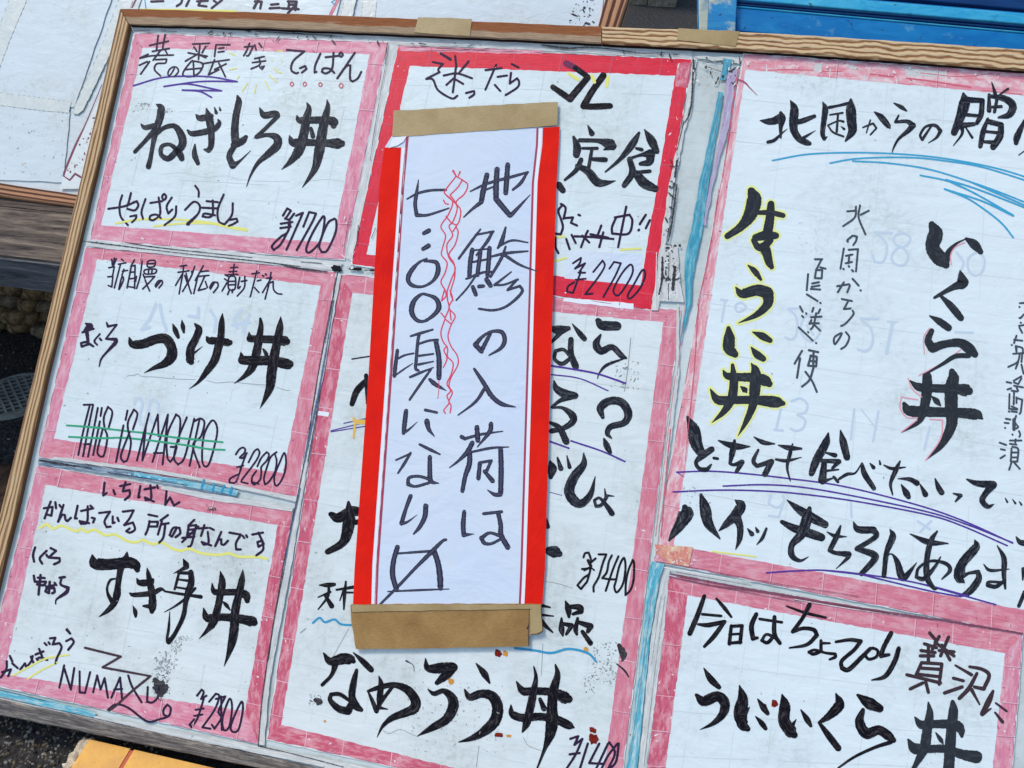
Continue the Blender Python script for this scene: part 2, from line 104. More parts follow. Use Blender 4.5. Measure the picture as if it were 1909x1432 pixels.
('r1','brush_lettering','brush',(1429,0,480),20,"""715,945,12 790,915,16 815,950,14 770,1000,12;770,890,12 740,985,10;800,830,10 850,870,44 900,930,38 915,950,12;945,765,10 1000,795,30 1038,822,12;980,855,12 955,905,20 1040,900,28 1085,930,44 1050,970,34 980,1030,20 945,1090,14 930,1135,5;1225,930,14 1155,1035,22;1155,1035,22 1140,1000,18 1180,940,18 1250,930,24 1290,970,28 1260,1020,18 1200,1060,6;1460,695,20 1468,760,78 1440,860,66 1390,985,46;1470,740,46 1600,745,34;1600,745,36 1590,850,38 1560,912,30;1470,850,26 1580,860,24;1450,930,42 1540,920,28;1440,920,38 1450,990,20 1385,1080,6;1480,950,12 1525,1020,20;1670,610,8 1695,695,28;1790,660,20 1730,700,12;1650,700,20 1650,820,34;1650,712,24 1760,730,46 1825,780,56 1800,850,48 1720,872,16;1710,730,24 1690,830,24;1650,795,18 1740,790,24;1640,880,20 1605,980,38 1585,1085,32;1640,900,38 1740,925,38;1740,925,40 1730,1010,50 1680,1090,46;1620,975,20 1720,985,24;1600,1050,20 1680,1055,30;1915,890,20 1860,1010,48 1850,1060,34;1925,1110,8 1870,1150"""),
('r1','underline','bluepale',(1429,0,480),13,"45,1190 300,1145 600,1132 900,1138 1200,1160 1500,1205 1750,1260 1990,1335;470,1210 640,1180 850,1168 1100,1170 1300,1190 1600,1240 1990,1360;640,1195 900,1210 1200,1255 1500,1345 1740,1430 1990,1530;1140,1300 1350,1345 1540,1430"),
('r1','underline','bluepale',(1429,340,480),14,"1320,50 1480,115 1600,190 1740,300 1830,410;1320,50 1600,140 1830,250;1370,0 1550,85 1830,245;1330,-20 1560,50 1960,205;1520,0 1960,190"),
('r1','pen_lettering','pengrey',(1250,340,480),13,"""1310,215 1370,210;1375,180 1365,260 1280,325;1405,170 1395,260 1445,385;1410,240 1470,210;1350,395 1310,430 1315,440;1350,395 1382,402 1375,435 1355,465;1285,490 1260,640;1320,500 1390,495;1390,495 1375,660;1300,545 1350,535;1325,545 1320,600;1298,600 1345,590;1280,640 1285,645;1320,620 1325,626;1345,650 1355,660;1235,770 1325,755;1330,765 1310,815;1285,740 1240,815;1350,715 1395,765;1408,800 1411,803;1270,865 1345,880;1315,885 1285,940;1285,940 1335,935;1350,950 1355,980 1300,1045 1265,1065;1270,1120 1215,1150 1220,1200 1270,1120;1300,1110 1325,1150 1300,1210 1265,1235;1070,570 1125,570;1120,570 1080,650;1080,645 1070,710;1070,710 1118,712;1120,712 1125,650 1085,650;1110,630 1150,640;1100,740 1050,750;1105,765 1045,775;1110,795 1040,790;1020,680 1010,800;1010,830 1090,880;1110,893 1113,896;960,920 980,960;1005,970 1008,975;975,990 985,1000;1060,930 1050,960;1110,940 1095,970;1040,1000 1120,995;1045,1020 1030,1050;1030,1045 1100,1045;1080,970 1060,1060 1040,1090;1070,1060 1110,1100;950,1075 1020,1140 1055,1175;1078,1190 1081,1193;1020,1110 1022,1113"""),
('r1','pen_lettering','pengrey',(1250,600,480),14,"975,215 920,310;960,270 938,415;1025,210 1095,225;1040,250 1085,260;1085,260 1080,330;1080,330 1020,325;1020,325 1040,250;1035,290 1080,295;1060,225 1058,330;1060,340 1030,430 975,480;1000,370 1050,440 1085,520"),
('r1','brush_lettering','brushgrey',(1250,340,480),60,"""600,65,56 620,130,102 590,240,92 520,330,58 420,400,42;640,225,30 740,225,38 835,245,36;745,160,50 738,260,62 720,370,70;615,430,36 650,480,50 700,490,70 730,590,55 750,628,36;780,395,50 700,395,66 630,410,50;700,470,60 740,430,46;575,615,10 625,660,42 670,720,22;485,780,12 530,825,62 640,800,78 720,820,86 720,900,66 640,980,42 500,1045,4;430,1080,30 435,1150,76 435,1230,82 478,1275,50;610,1110,10 680,1140,52 738,1172,38;600,1225,12 640,1275,52 688,1308,44"""),
('r1','highlight','yellowpale',(1250,340,480),9,"""555,40 540,180 480,300 380,395 390,430 450,440 560,370 600,300;560,40 620,30 680,90 700,140 760,140 860,230 830,280 780,290;770,350 820,400 790,460 740,500 780,620 740,660 680,600 570,470 580,400 670,330 680,290;555,610 640,720 690,740 680,660 580,600;470,780 540,880 640,860;470,770 640,745 780,790 790,880 700,1000 490,1060;380,1070 385,1240 480,1320 515,1280 490,1150 460,1060 380,1070;580,1090 660,1190 740,1215 760,1160 700,1100 580,1090;585,1205 600,1280 690,1345 725,1300 650,1220 585,1205"""),
('r1','brush_lettering','brushgrey',(1250,600,480),60,"390,360,10 420,400,48 500,410,58 640,415,68 705,440,76 732,460,50;295,500,10 350,578,62 450,580,58 620,580,62 775,595,82 835,605,36;460,320,25 470,440,58 455,560,64 400,660,46 305,750,4;600,310,10 630,370,66 625,500,78 610,620,58 560,740,38 500,848,4;520,480,10 550,505,42 565,525,10"),
('r1','highlight','yellowpale',(1250,600,480),10,"375,350 400,420 430,450;430,310 490,310;590,300 680,360 760,440 760,480 690,490;270,490 330,610 400,640 290,750 330,750 420,690 470,620;640,660 600,740 500,850 480,850 560,720 590,620;660,540 780,530 860,600 830,650 660,620"),
('r1','brush_lettering','brushgrey',(1429,340,480),60,"1225,310,46 1252,380,105 1230,480,98 1280,560,105 1330,612,56;1335,600,38 1345,530,46 1400,460,20 1475,420,8;1480,418,22 1540,460,66 1588,515,40;1435,655,10 1450,720,72 1450,750,76 1380,780,42 1245,855,20;1290,840,20 1370,920,52 1440,1005,48;1210,990,10 1280,1030,48 1348,1078,52;1225,1100,36 1198,1170,52 1230,1230,66 1320,1200,54 1430,1190,62 1500,1230,76 1545,1275,50;1500,1285,36 1400,1290,34 1300,1350,24 1160,1432,10"),
('r1','brush_lettering','brushgrey',(1429,700,480),60,"1065,40,12 1130,85,58 1250,95,58 1400,100,68 1480,110,88 1500,115,60;1020,210,30 1060,260,76 1200,270,72 1400,275,68 1550,290,76 1600,320,16;1190,5,66 1190,100,73 1170,230,66 1130,340,38 1000,425,4;1375,-30,44 1385,20,80 1370,100,92 1370,250,88 1370,370,76 1300,510,48 1180,630,4;1225,155,10 1260,190,42 1288,222,15"),
('r1','highlight','pinkpale',(1429,700,480),9,"1050,20 1080,100 1150,160;1120,180 1000,160 990,240 1040,310 1110,315;1115,330 1000,420;1210,325 1305,330 1290,470 1180,630"),
('r1','highlight','pinkpale',(1429,340,480),8,"1210,1080 1165,1150 1170,1270;1440,1240 1300,1340 1130,1432;1470,445 1400,480 1365,540 1370,610"),
('r1','brush_lettering','brush',(1250,600,480),40,"""125,705,18 170,800,86 190,900,86 230,980,58;305,945,44 240,990,46 190,1040,30 210,1085,28 265,1095,34 302,1058,12;320,1010,20 350,1015,20;355,880,10 430,910,42 500,925,46 590,925,8;475,880,20 460,960,44 440,1050,22;440,1050,22 470,1060,24 530,1040,38 490,1110,28;620,855,10 690,895,34 772,905,10;650,950,18 615,1030,30 640,1070,28 750,1035,38 700,1130,42;800,915,10 880,935,38 970,940,16;780,1020,15 860,1030,24 970,1005,6;905,905,10 885,980,28 865,1080,20 888,1180,8;1170,825,12 1150,900,56 1080,1030,58 1045,1125,42;1260,805,10 1280,890,52 1308,1005,48;1150,970,12 1220,990,34;1120,1030,28 1250,1035,34 1200,1085,20;1140,1040,38 1125,1175,60;1150,1105,18 1245,1095,12;1130,1185,28 1200,1160,12;1210,1150,20 1240,1185,24;1250,1165,18 1310,1130,24 1370,1120,14 1420,1045,10;1420,1055,22 1440,1130,42 1508,1235,34;1480,1050,10 1505,1080,30;1550,1030,10 1555,1055,18"""),
('r1','brush_lettering','brush',(1429,700,480),30,"870,665,10 930,690,24 1030,680,8;990,635,12 960,700,34 920,800,24 935,885,10;975,765,8 1060,770,30 1115,798,42;1000,810,10 1035,870,46 1052,900,36;1140,810,12 1178,882,42;1250,765,10 1275,830,38 1298,868,42;1385,875,10 1440,890,28 1400,935,12;1485,770,12 1560,800,42 1680,810,56 1620,880,42 1600,930,42 1640,972,34 1685,955,6;1770,910,8 1785,938,16;1825,920,8 1845,948,16;1875,935,8 1890,958,16"),
('r1','underline','purple',(1250,600,480),12,"45,1115 300,1108 600,1130 900,1165 1200,1205 1500,1270 1909,1382 2212,1493 2537,1641;390,1218 700,1208 1000,1230 1400,1300 1909,1410 2212,1508 2537,1638;20,1262 350,1248 700,1255 1000,1280 1400,1335 1909,1432 2162,1513 2497,1660;45,1115,8 100,1150,4"),
('r1','brush_lettering','brush',(1220,900,480),50,"""225,180,40 235,225,104 190,310,78 140,380,48 108,430,12;345,90,24 375,190,76 400,300,68 485,415,12;600,130,12 640,170,72 600,240,68 540,300,52 480,355,10;610,260,66 635,330,48 630,420,38 602,495,6;690,340,8 722,380,36;750,330,8 765,360,28;830,340,18 800,410,24 758,460,6;985,130,10 1080,205,58 1170,260,68 1265,310,54;945,290,30 1030,335,54 1150,375,64 1238,405,58;1150,190,30 1130,270,72 1090,380,68 1020,460,44 1020,540,44 1080,578,24 1145,548,4;1280,365,8 1340,395,28 1425,400,6;1380,320,14 1350,400,38 1300,500,34 1340,520,30 1440,530,44 1430,560,28 1345,640,4;1475,290,8 1510,345,48 1625,350,50;1625,350,46 1640,400,38 1500,490,34;1500,490,34 1620,530,50 1630,570,48 1535,675,36"""),
('r1','brush_lettering','brush',(1429,900,480),40,"""915,345,8 935,400,48 890,520,38 870,690,34;890,540,12 930,530,12 970,590,40 1000,690,54 1035,690,44 1115,590,4;1065,380,8 1200,440,44 1345,450,10;1265,360,14 1220,430,38 1190,560,40 1190,700,44 1240,780,28 1270,785,6;1290,550,10 1250,620,24 1170,710,34 1110,700,24 1130,630,20 1220,580,20 1330,600,28 1360,650,28 1300,715,10;1545,425,10 1550,480,58 1450,600,66 1430,700,76 1465,740,12;1440,700,38 1500,670,20;1500,670,22 1570,660,30 1570,720,48 1500,810,48 1415,845,6;1610,605,8 1660,650,24 1800,640,6;1710,465,8 1760,560,38 1760,680,34 1770,785,16;1760,730,24 1700,770,30 1640,760,30 1650,735,20 1750,740,20;1850,400,8 1880,440,38 1930,450,40;1905,640,30 1900,720,12;1915,810,30 1870,915,26"""),
('r1','underline','purple',(1429,900,480),12,"0,668 200,655 440,650 800,690 1100,740 1400,820 1700,905;440,650 690,680 800,705 1200,800 1440,845;440,652,9 900,705 1200,760 1500,840"),
('r1','highlight','yellow',(1220,900,480),12,"430,510 600,530 750,548"),
('r1','pen_lettering','pengrey',(1829,690,293.14),20,"310,145 365,155;320,235 365,220;395,130 490,75;400,150 450,170 490,100;400,190 510,210;430,210 450,250;345,290 340,470;340,470 440,480;370,250 440,260;400,270 395,420;370,440 440,470;430,330 430,400;440,340 500,360 480,510 465,530;335,500 345,505;370,500 435,510;300,590 355,600;285,640 335,645;290,700 293,703;425,555 400,640;400,600,36 400,720,36;400,620 450,690 430,710;380,780 383,785;460,740 475,780 465,810;350,855 490,855;420,840 415,880;350,895 430,905;380,930 450,960 440,1110;440,1110 360,1110;360,1110 370,950;365,1000 440,1000;365,1060 440,1060;370,1120 340,1210;400,1120 470,1200;225,880 305,910;240,960 290,970;235,1070 290,1035"),
('r1','pen_lettering','pengrey',(1829,480,293.14),20,"470,555 560,550;465,600 468,603;465,735 480,735 521,690;480,790 483,793;460,830 521,820;465,850 500,915;430,950 400,1040;400,1000 500,1010;370,1062 375,1065;425,1080,30 430,1150,20;390,1170 521,1160;440,1080 500,1100 510,1160;470,1180 440,1270 330,1330;450,1270 420,1350;500,1170 490,1270;490,1300 515,1410"),
('r1','show_through_print','ghost',(1429,340,480),18,"930,375 805,370;805,370 880,440 890,520 860,590 800,590 788,540;1010,375 1065,410 1045,460 1005,480 950,450 950,400 1010,375;1000,480 1050,540 1030,600 980,615 930,580 940,520 1000,480;825,1012 700,1010;700,1010 775,1090 785,1190 740,1250 680,1240;900,1032 975,1036,8;935,1040,26 890,1270,26;250,935 160,938;160,938 220,1000 225,1110 190,1165 140,1150;400,530,10;1410,520 1460,600 1420,690;1565,520 1615,570 1600,660 1540,690 1495,640 1500,560 1565,520;1400,1110 1530,1115;290,990 250,1100 330,1180 400,1100 360,1000 290,990"),
('r1','show_through_print','ghost',(1429,700,480),18,"185,190 250,170 300,210 290,270 230,290;230,290 285,330 270,390 220,410 180,395;105,250 70,400;60,402 120,408;650,250 625,470;830,265 790,490;700,250,10 820,400,10;30,890 15,950 80,980 130,930 120,890;130,930 90,1050 20,1040;625,930 630,1050;1210,380 1170,550;1120,1080 1210,1140;1220,1080 1140,1160"),
('r1','show_through_print','ghost',(1250,340,480),18,"405,880 380,1030;375,870 420,875;520,890 560,930 500,960 480,920 520,890;1010,1060,14 1060,1130"),
('r2','brush_lettering','brush2',(1220,900,480),28,"""370,840,28 320,980,36 262,1118,36;460,860,18 520,930,28 570,995,18;355,975,20 495,988,20;325,1050,18 400,1055,33 520,1030,28;520,1030,28 440,1140,34 370,1215,22;570,1060,24 555,1195,28;570,1065,24 650,1060,24;650,1060,26 635,1185,28;555,1125,18 635,1120,18;555,1190,20 640,1182,26;755,975,30 720,1060,36 730,1155,34 765,1150,20;780,1010,20 945,1035,20;890,995,28 890,1120,33 930,1190,28;890,1130,26 840,1185,26 795,1170,22 830,1125,20 900,1150,26;980,915,12 1120,965,22 1270,1000,18;1150,905,33 1100,1000,28 1025,1105,28;1025,1105,26 1100,1080,26 1180,1090,30 1205,1130,30 1130,1200,26 1000,1225,12;1235,1170,22 1235,1250,26;1240,1190,20 1300,1190,16;1235,1250,24 1180,1270,26 1145,1255,22 1190,1240,20 1270,1262,20 1340,1270,24 1340,1292,24 1300,1310,18;1345,1180,20 1450,1165,26 1530,1175,30 1480,1240,28 1390,1320,28 1390,1375,32 1440,1385,34 1530,1300,32 1600,1230,28;1610,1228,22 1655,1245,22 1645,1290,22 1590,1308,22 1565,1270,22 1610,1228,22;1755,1115,34 1700,1220,33 1680,1285,32 1740,1275,22"""),
('r2','brush_lettering','brush2',(1429,1072,480),30,"980,545,33 950,640,36 880,750,33 780,780,10"),
('r2','brush_lettering','brushbrown',(1429,1072,480),19,"""1210,430 1260,490;1280,455 1230,550;1170,510 1260,540;1350,460 1290,600;1250,500 1390,600;1145,560 1250,575;1140,600 1240,600;1200,520 1200,640;1300,520 1360,630;1280,560 1390,570;1150,650 1300,660;1300,660 1280,810;1150,650 1110,740;1140,690 1290,700;1110,735 1290,755;1040,740 1290,800;1160,800 1065,845;1180,790 1200,870;1400,670,12 1520,740,20;1385,765,18 1460,785,18;1320,875,20 1450,830,20;1505,680,16 1600,700,20 1650,745,22 1610,845,22 1540,830,18;1560,730,18 1500,840,24 1430,915,22;1520,850,22 1580,960,10;1680,860,16 1650,930,33 1600,1030,28;1600,1030,26 1665,990,8;1700,950,12 1780,1010,14;1695,1020,12 1750,1090,20"""),
('r2','brush_lettering','brush2',(960,1072,480),50,"1400,690,8 1450,770,48 1512,832,34;1345,890,25 1400,935,72 1500,900,72 1555,950,72 1540,1030,58 1470,1100,33 1370,1148,4;1665,820,10 1688,920,76 1670,1020,92 1690,1110,76 1725,1140,42;1690,1040,60 1740,980,6;1800,920,10 1840,980,44 1872,1025,32;1785,1050,10 1830,1100,38 1858,1138,30"),
('r2','brush_lettering','brush2',(1429,1072,480),50,"115,885,10 135,970,76 130,1080,82 180,1160,86 205,1185,52;220,1070,6 195,1110,30;255,1000,10 300,1070,42 328,1118,25;515,880,12 540,960,72 470,1040,56 390,1095,22;390,1095,22 460,1190,46 532,1285,46;675,890,20 760,950,82 840,990,58;715,1000,30 690,1090,66 740,1175,76 830,1150,66 900,1190,66 940,1225,42;920,1240,30 800,1280,24 650,1350,20 530,1432,14"),
('r2','brush_lettering','brushgrey',(1429,1072,480),60,"1100,1055,12 1150,1110,62 1250,1105,58 1400,1110,68 1440,1150,58 1448,1195,25;1050,1220,15 1100,1285,76 1200,1290,58 1330,1290,58 1450,1330,68 1555,1350,90;1200,945,12 1210,1030,52 1190,1160,68 1170,1280,72 1110,1400,38 1090,1432,30;1380,940,30 1385,1010,66 1370,1150,72 1360,1300,76 1350,1440,76;1255,1170,10 1290,1220,33 1308,1250,12"),
('n','pen_lettering','marker',(690,290,360),30,"""365,430,14 470,375,22 600,345,24 750,340,22;478,240,8 460,370,30 445,480,33 460,590,36;460,590,34 560,590,24 680,555,20 780,520,12;530,770,34 582,742,40;522,925,34 578,892,42;560,1020,18 480,1060,24 400,1150,42 375,1230,38 420,1285,33 520,1295,22 620,1240,28 670,1150,42 660,1065,38 600,1045,28 540,1045,22"""),
('n','pen_lettering','marker',(690,540,360),30,"""500,50,26 430,120,42 410,220,43 460,300,33 540,310,26 640,240,36 680,170,46 650,90,38 560,50,24 500,50,26;400,460,18 500,430,24 620,395,16;485,440,28 470,520,28 455,700,28 450,780,28 480,800,20;470,540,20 580,505,20 670,495,20;650,510,42 680,680,44 680,870,44;480,655,20 625,635,16;480,740,22 625,710,12;395,865,20 500,820,22 625,770,10;600,790,20 500,930,24 390,1090,20;270,600,30 250,750,34 240,855,32;260,690,20 340,650,18 430,630,16;245,850,14 330,790,16 420,730,8;590,890,30 650,940,38 755,1000,6;355,1200,38 340,1330,42 330,1420,30;335,1410,28 380,1385,20 470,1305,4;545,1190,26 660,1215,22;560,1300,46 580,1380,36 635,1450,8;1190,430,28 1100,605,40;1100,610,40 1040,545,44 1110,465,28 1200,415,26 1300,420,36 1330,500,40 1290,580,30 1175,650,12;1030,785,24 1120,920,38 1200,1050,42 1300,1130,38 1435,1160,10;1130,980,30 1040,1110,24 870,1240,12"""),
('n','pen_lettering','marker',(690,290,360),30,"""990,355,12 1150,280,24 1400,210,25 1560,165,20;1555,165,20 1490,270,30 1410,340,20;1155,190,42 1120,340,46 1100,450,46;1100,460,40 1010,530,24 925,610,12;1255,135,46 1245,300,48 1245,430,50;1245,430,50 1380,590,44;1390,590,40 1440,540,32 1585,385,6;1360,90,42 1350,230,46 1340,370,44;1125,345,18 1230,305,16;1090,730,16 1000,850,24 875,1020,20;1040,785,18 1220,750,20;1210,755,24 1150,860,28 1050,985,16;1010,930,38 990,1050,40 980,1200,38;1090,950,36 1060,1180,36;1180,915,38 1170,1060,40 1160,1190,36;1000,940,16 1190,920,16;980,1060,20 1190,1020,20;950,1220,18 1100,1160,24 1200,1150,20;1050,1180,18 960,1310,18 850,1432,14;1015,1300,36 1045,1375,38;1075,1295,34 1120,1290,30;1150,1225,42 1190,1285,42;1340,710,18 1300,850,38 1262,915,20;1270,900,16 1400,840,20 1560,860,12;1340,900,18 1300,1010,28 1190,1200,22;1190,1000,18 1350,965,26 1560,945,14;1330,985,28 1480,1080,22 1650,1145,8;1395,1150,12 1230,1280,24;1230,1280,20 1330,1275,18 1460,1225,20;1450,1230,20 1360,1330,24;1360,1330,20 1480,1290,24 1505,1340,26 1440,1420,26 1330,1500,22 1210,1530,22 1075,1515,20"""),
('n','pen_lettering','marker',(690,790,360),30,"""905,130,36 940,150,30;930,150,26 1100,105,24 1310,75,10;1055,35,42 1065,165,42;1195,0,38 1180,80,38 1060,230,10;1010,190,42 960,280,42 870,370,24 785,435,10;985,280,42 980,400,46 940,520,40 912,665,36;1000,280,20 1200,240,22 1370,230,10;1290,250,42 1295,450,46 1290,690,44;1290,700,36 1230,700,34 1160,655,8;1085,390,36 1070,540,38;1080,385,24 1200,365,24;1195,370,26 1150,470,30;1130,470,33 1210,565,42;490,205,22 600,260,28 690,303,16;255,360,16 400,295,20;400,290,22 340,390,26 275,490,16;590,330,38 590,450,40 600,565,40 680,590,8;590,550,28 480,520,26 385,535,28 375,600,34 450,620,24 580,585,26;400,715,36 350,850,33 310,985,40;310,985,34 370,970,20 465,900,4;550,815,48 540,920,42 490,1020,34 430,1090,16;930,870,34 920,1000,42 925,1100,40 1030,1090,4;1120,890,26 1300,870,26;1265,880,36 1290,1000,40 1295,1100,44 1360,1220,46;1290,1110,30 1180,1080,26 1100,1130,38 1130,1180,33 1200,1185,24 1290,1140,24"""),
('n','pen_lettering','marker',(690,970,360),30,"270,265,42 232,400,43 222,540,46 260,685,42;250,330,18 600,305,24;630,300,46 670,420,48 690,550,52 695,670,48;175,705,12 500,690,20 780,680,8;750,192,24 710,210,28 600,320,38 440,480,28 280,650,26 100,830,20"),
('n','wavy_line','redpen',(690,290,360),11,"820,150,18 850,205,12;850,205 760,320 735,370 800,430 815,480 770,590 700,700 745,790 720,900 705,980 760,1060 740,1160 700,1250 740,1330 750,1390 712,1432;890,160,14 870,205,8;850,205 910,240 870,310 790,390 840,460 860,530 820,650 780,700 815,790 760,880 775,1000 840,1110 800,1230 760,1340;910,240 965,290 930,380 850,460 895,540 880,650 850,700 870,760 840,880 780,980 830,1070 835,1200 795,1350 820,1432;750,600 800,660 855,690 820,750;725,440 745,475 775,480;735,370 760,400 850,480 860,510"),
('n','wavy_line','redpen',(690,540,360),11,"735,0 705,110;760,20 765,100 780,180 740,280 700,230;790,10 815,90 780,180 840,260 800,350 770,460 800,560 860,650 868,740 800,870 780,950 812,1020 780,1100 800,1150 790,1220;740,290 700,420 720,510 765,580 765,660 820,730 800,840 760,930 795,1000 760,1050 780,1120 730,1190 745,1225;760,560 730,600 760,680 725,770;740,290 800,340;790,210 800,300"),
('n','wavy_line','redpen',(690,540,360),6,"680,890 678,1000 668,1080"),
('b3','pen_lettering','pen',(0,0,480),14,"1120,12 1210,8;1350,0 1340,25 1310,45;1405,-5 1380,45;1460,10 1540,5;1490,0 1470,40 1530,48;1585,5 1600,15;1645,0 1570,60;1909,10 1880,60"),
('b3','pen_lettering','pen',(480,0,480),15,"-20,10 30,12 20,62;5,0 -25,60;100,35 155,30;90,62 165,58;225,10 290,12 280,75;235,10 230,60;235,35 280,33;180,62 305,68;270,50 225,98"),
]
# ------------------------------------------------------------------ colours and materials
LIGHT = (0.795, 0.885, 1.075)
def lin(c): c /= 255.0; return c / 12.92 if c < 0.04045 else ((c + 0.055) / 1.055) ** 2.4
def A(r, g, b): return tuple(min(0.9, max(0.002, lin(c) / l)) for c, l in zip((r, g, b), LIGHT)) + (1.0,)
MATS = {}
class N:
    """small node builder"""
    def __init__(s, name, rough=0.6, spec=0.4, coat=0.0, coat_rough=0.2):
        s.m = bpy.data.materials.new(name); s.m.use_nodes = True; s.t = s.m.node_tree
        s.b = s.t.nodes['Principled BSDF']; s.b.inputs['Roughness'].default_value = rough
        s.b.inputs['Specular IOR Level'].default_value = spec
        s.b.inputs['Coat Weight'].default_value = coat; s.b.inputs['Coat Roughness'].default_value = coat_rough
        s.tc = s.t.nodes.new('ShaderNodeTexCoord')
    def n(s, typ, **kw):
        x = s.t.nodes.new(typ)
        for k, v in kw.items(): setattr(x, k, v)
        return x
    def link(s, a, b): s.t.links.new(a, b)
    def mapping(s, scale, src='Object', rot=(0, 0, 0)):
        m = s.n('ShaderNodeMapping'); m.inputs['Scale'].default_value = scale; m.inputs['Rotation'].default_value = rot
        s.link(s.tc.outputs[src], m.inputs[0]); return m.outputs[0]
    def noise(s, vec, scale=5, detail=4, rough=0.55, dist=0.0):
        x = s.n('ShaderNodeTexNoise'); x.inputs['Scale'].default_value = scale; x.inputs['Detail'].default_value = detail
        x.inputs['Roughness'].default_value = rough; x.inputs['Distortion'].default_value = dist
        s.link(vec, x.inputs['Vector']); return x.outputs[0]
    def ramp(s, fac, stops, interp='LINEAR'):
        r = s.n('ShaderNodeValToRGB'); cr = r.color_ramp; cr.interpolation = interp
        while len(cr.elements) < len(stops): cr.elements.new(0.5)
        for e, (p, c) in zip(cr.elements, stops):
            e.position = p; e.color = c if not isinstance(c, (int, float)) else (c, c, c, 1)
        s.link(fac, r.inputs[0]); return r.outputs[0]
    def mix(s, fac, a, b, mode='MIX'):
        x = s.n('ShaderNodeMix', data_type='RGBA', blend_type=mode)
        if isinstance(fac, (int, float)): x.inputs[0].default_value = fac
        else: s.link(fac, x.inputs[0])
        for v, i in ((a, 6), (b, 7)):
            if isinstance(v, tuple): x.inputs[i].default_value = v
            else: s.link(v, x.inputs[i])
        return x.outputs[2]
    def math(s, op, a, b=0.0):
        x = s.n('ShaderNodeMath', operation=op)
        for v, i in ((a, 0), (b, 1)):
            if isinstance(v, (int, float)): x.inputs[i].default_value = v
            else: s.link(v, x.inputs[i])
        return x.outputs[0]
    def bump(s, h, strength=0.3, dist=0.001):
        x = s.n('ShaderNodeBump'); x.inputs['Strength'].default_value = strength; x.inputs['Distance'].default_value = dist
        s.link(h, x.inputs['Height']); s.link(x.outputs[0], s.b.inputs['Normal'])
        return x.outputs[0]
    def col(s, c):
        if isinstance(c, tuple): s.b.inputs['Base Color'].default_value = c
        else: s.link(c, s.b.inputs['Base Color'])
    def rough(s, c): s.link(c, s.b.inputs['Roughness'])
def paper(name, base, dirt, dirt_amt=0.5, stain=None):
    k = N(name, 0.5, 0.3, 0.15, 0.22)
    o = k.mapping((1, 1, 1))
    big = k.ramp(k.noise(o, 9, 5, 0.6), [(0.45, 0.0), (0.72, 1.0)])
    fine = k.ramp(k.noise(o, 140, 5, 0.65), [(0.45, 0.0), (0.75, 1.0)])
    streak = k.ramp(k.noise(k.mapping((16, 160, 1)), 1.0, 5, 0.7, 0.5), [(0.42, 0.0), (0.8, 1.0)])
    c = k.mix(k.math('MULTIPLY', big, 0.55 * dirt_amt), base, dirt)
    c = k.mix(k.math('MULTIPLY', k.math('MULTIPLY', big, fine), 0.8 * dirt_amt), c, A(150, 160, 160))
    c = k.mix(k.math('MULTIPLY', streak, 0.22 * dirt_amt), c, A(172, 186, 196))
    spk = k.ramp(k.noise(o, 420, 2, 0.5), [(0.74, 0.0), (0.78, 1.0)])
    c = k.mix(k.math('MULTIPLY', spk, 0.5 * dirt_amt), c, A(120, 128, 135))
    if stain:
        st = k.ramp(k.noise(k.mapping((1, 1, 1)), 14, 6, 0.7), [(0.60, 0.0), (0.74, 1.0)])
        c = k.mix(k.math('MULTIPLY', st, 0.45), c, stain)
    k.col(c)
    wr = k.noise(k.mapping((30, 55, 1)), 1.0, 4, 0.6, 0.8)
    k.bump(k.math('ADD', k.math('MULTIPLY', wr, 1.0), k.math('MULTIPLY', k.noise(o, 160, 3), 0.15)), 0.35, 0.0022)
    k.rough(k.ramp(fine, [(0, 0.4), (1, 0.65)])); return k.m
M = MATS
M['paper'] = paper('laminated_paper', A(208, 226, 239), A(190, 205, 208), 0.9)
M['paper_dirty'] = paper('soiled_laminated_paper', A(210, 225, 236), A(186, 200, 204), 1.3, A(178, 184, 182))
M['paper_blue'] = paper('bluish_laminated_paper', A(213, 233, 245), A(198, 215, 224), 0.9)
M['paper_back'] = paper('old_white_paper', A(198, 216, 232), A(196, 207, 212), 1.0, A(190, 196, 190))
M['board'] = paper('painted_board', A(196, 212, 222), A(170, 182, 184), 1.4, A(120, 122, 118))
k = N('notice_paper', 0.75, 0.15); o = k.mapping((1, 1, 1))
c = k.mix(k.ramp(k.noise(o, 7, 3), [(0.4, 0.0), (0.75, 0.8)]), A(196, 214, 242), A(208, 222, 236))
k.col(k.mix(k.ramp(k.noise(o, 26, 4), [(0.62, 0.0), (0.8, 0.45)]), c, A(212, 214, 206)))
k.bump(k.noise(k.mapping((11, 17, 1)), 1.0, 4, 0.6, 0.6), 0.6, 0.004); M['notice'] = k.m
k = N('notice_white', 0.7, 0.3); k.col(A(243, 240, 247)); M['notice_white'] = k.m
k = N('printed_red', 0.7, 0.08); o = k.mapping((1, 1, 1))
k.col(k.mix(k.ramp(k.noise(o, 20, 3), [(0.4, 0.0), (0.7, 1.0)]), A(226, 34, 20), A(206, 26, 22))); k.bump(k.noise(k.mapping((20, 9, 1)), 1.0, 4, 0.6, 0.6), 0.6, 0.004); M['red_print'] = k.m
k = N('printed_crimson_line', 0.6, 0.3); k.col(A(160, 58, 88)); M['crimson'] = k.m
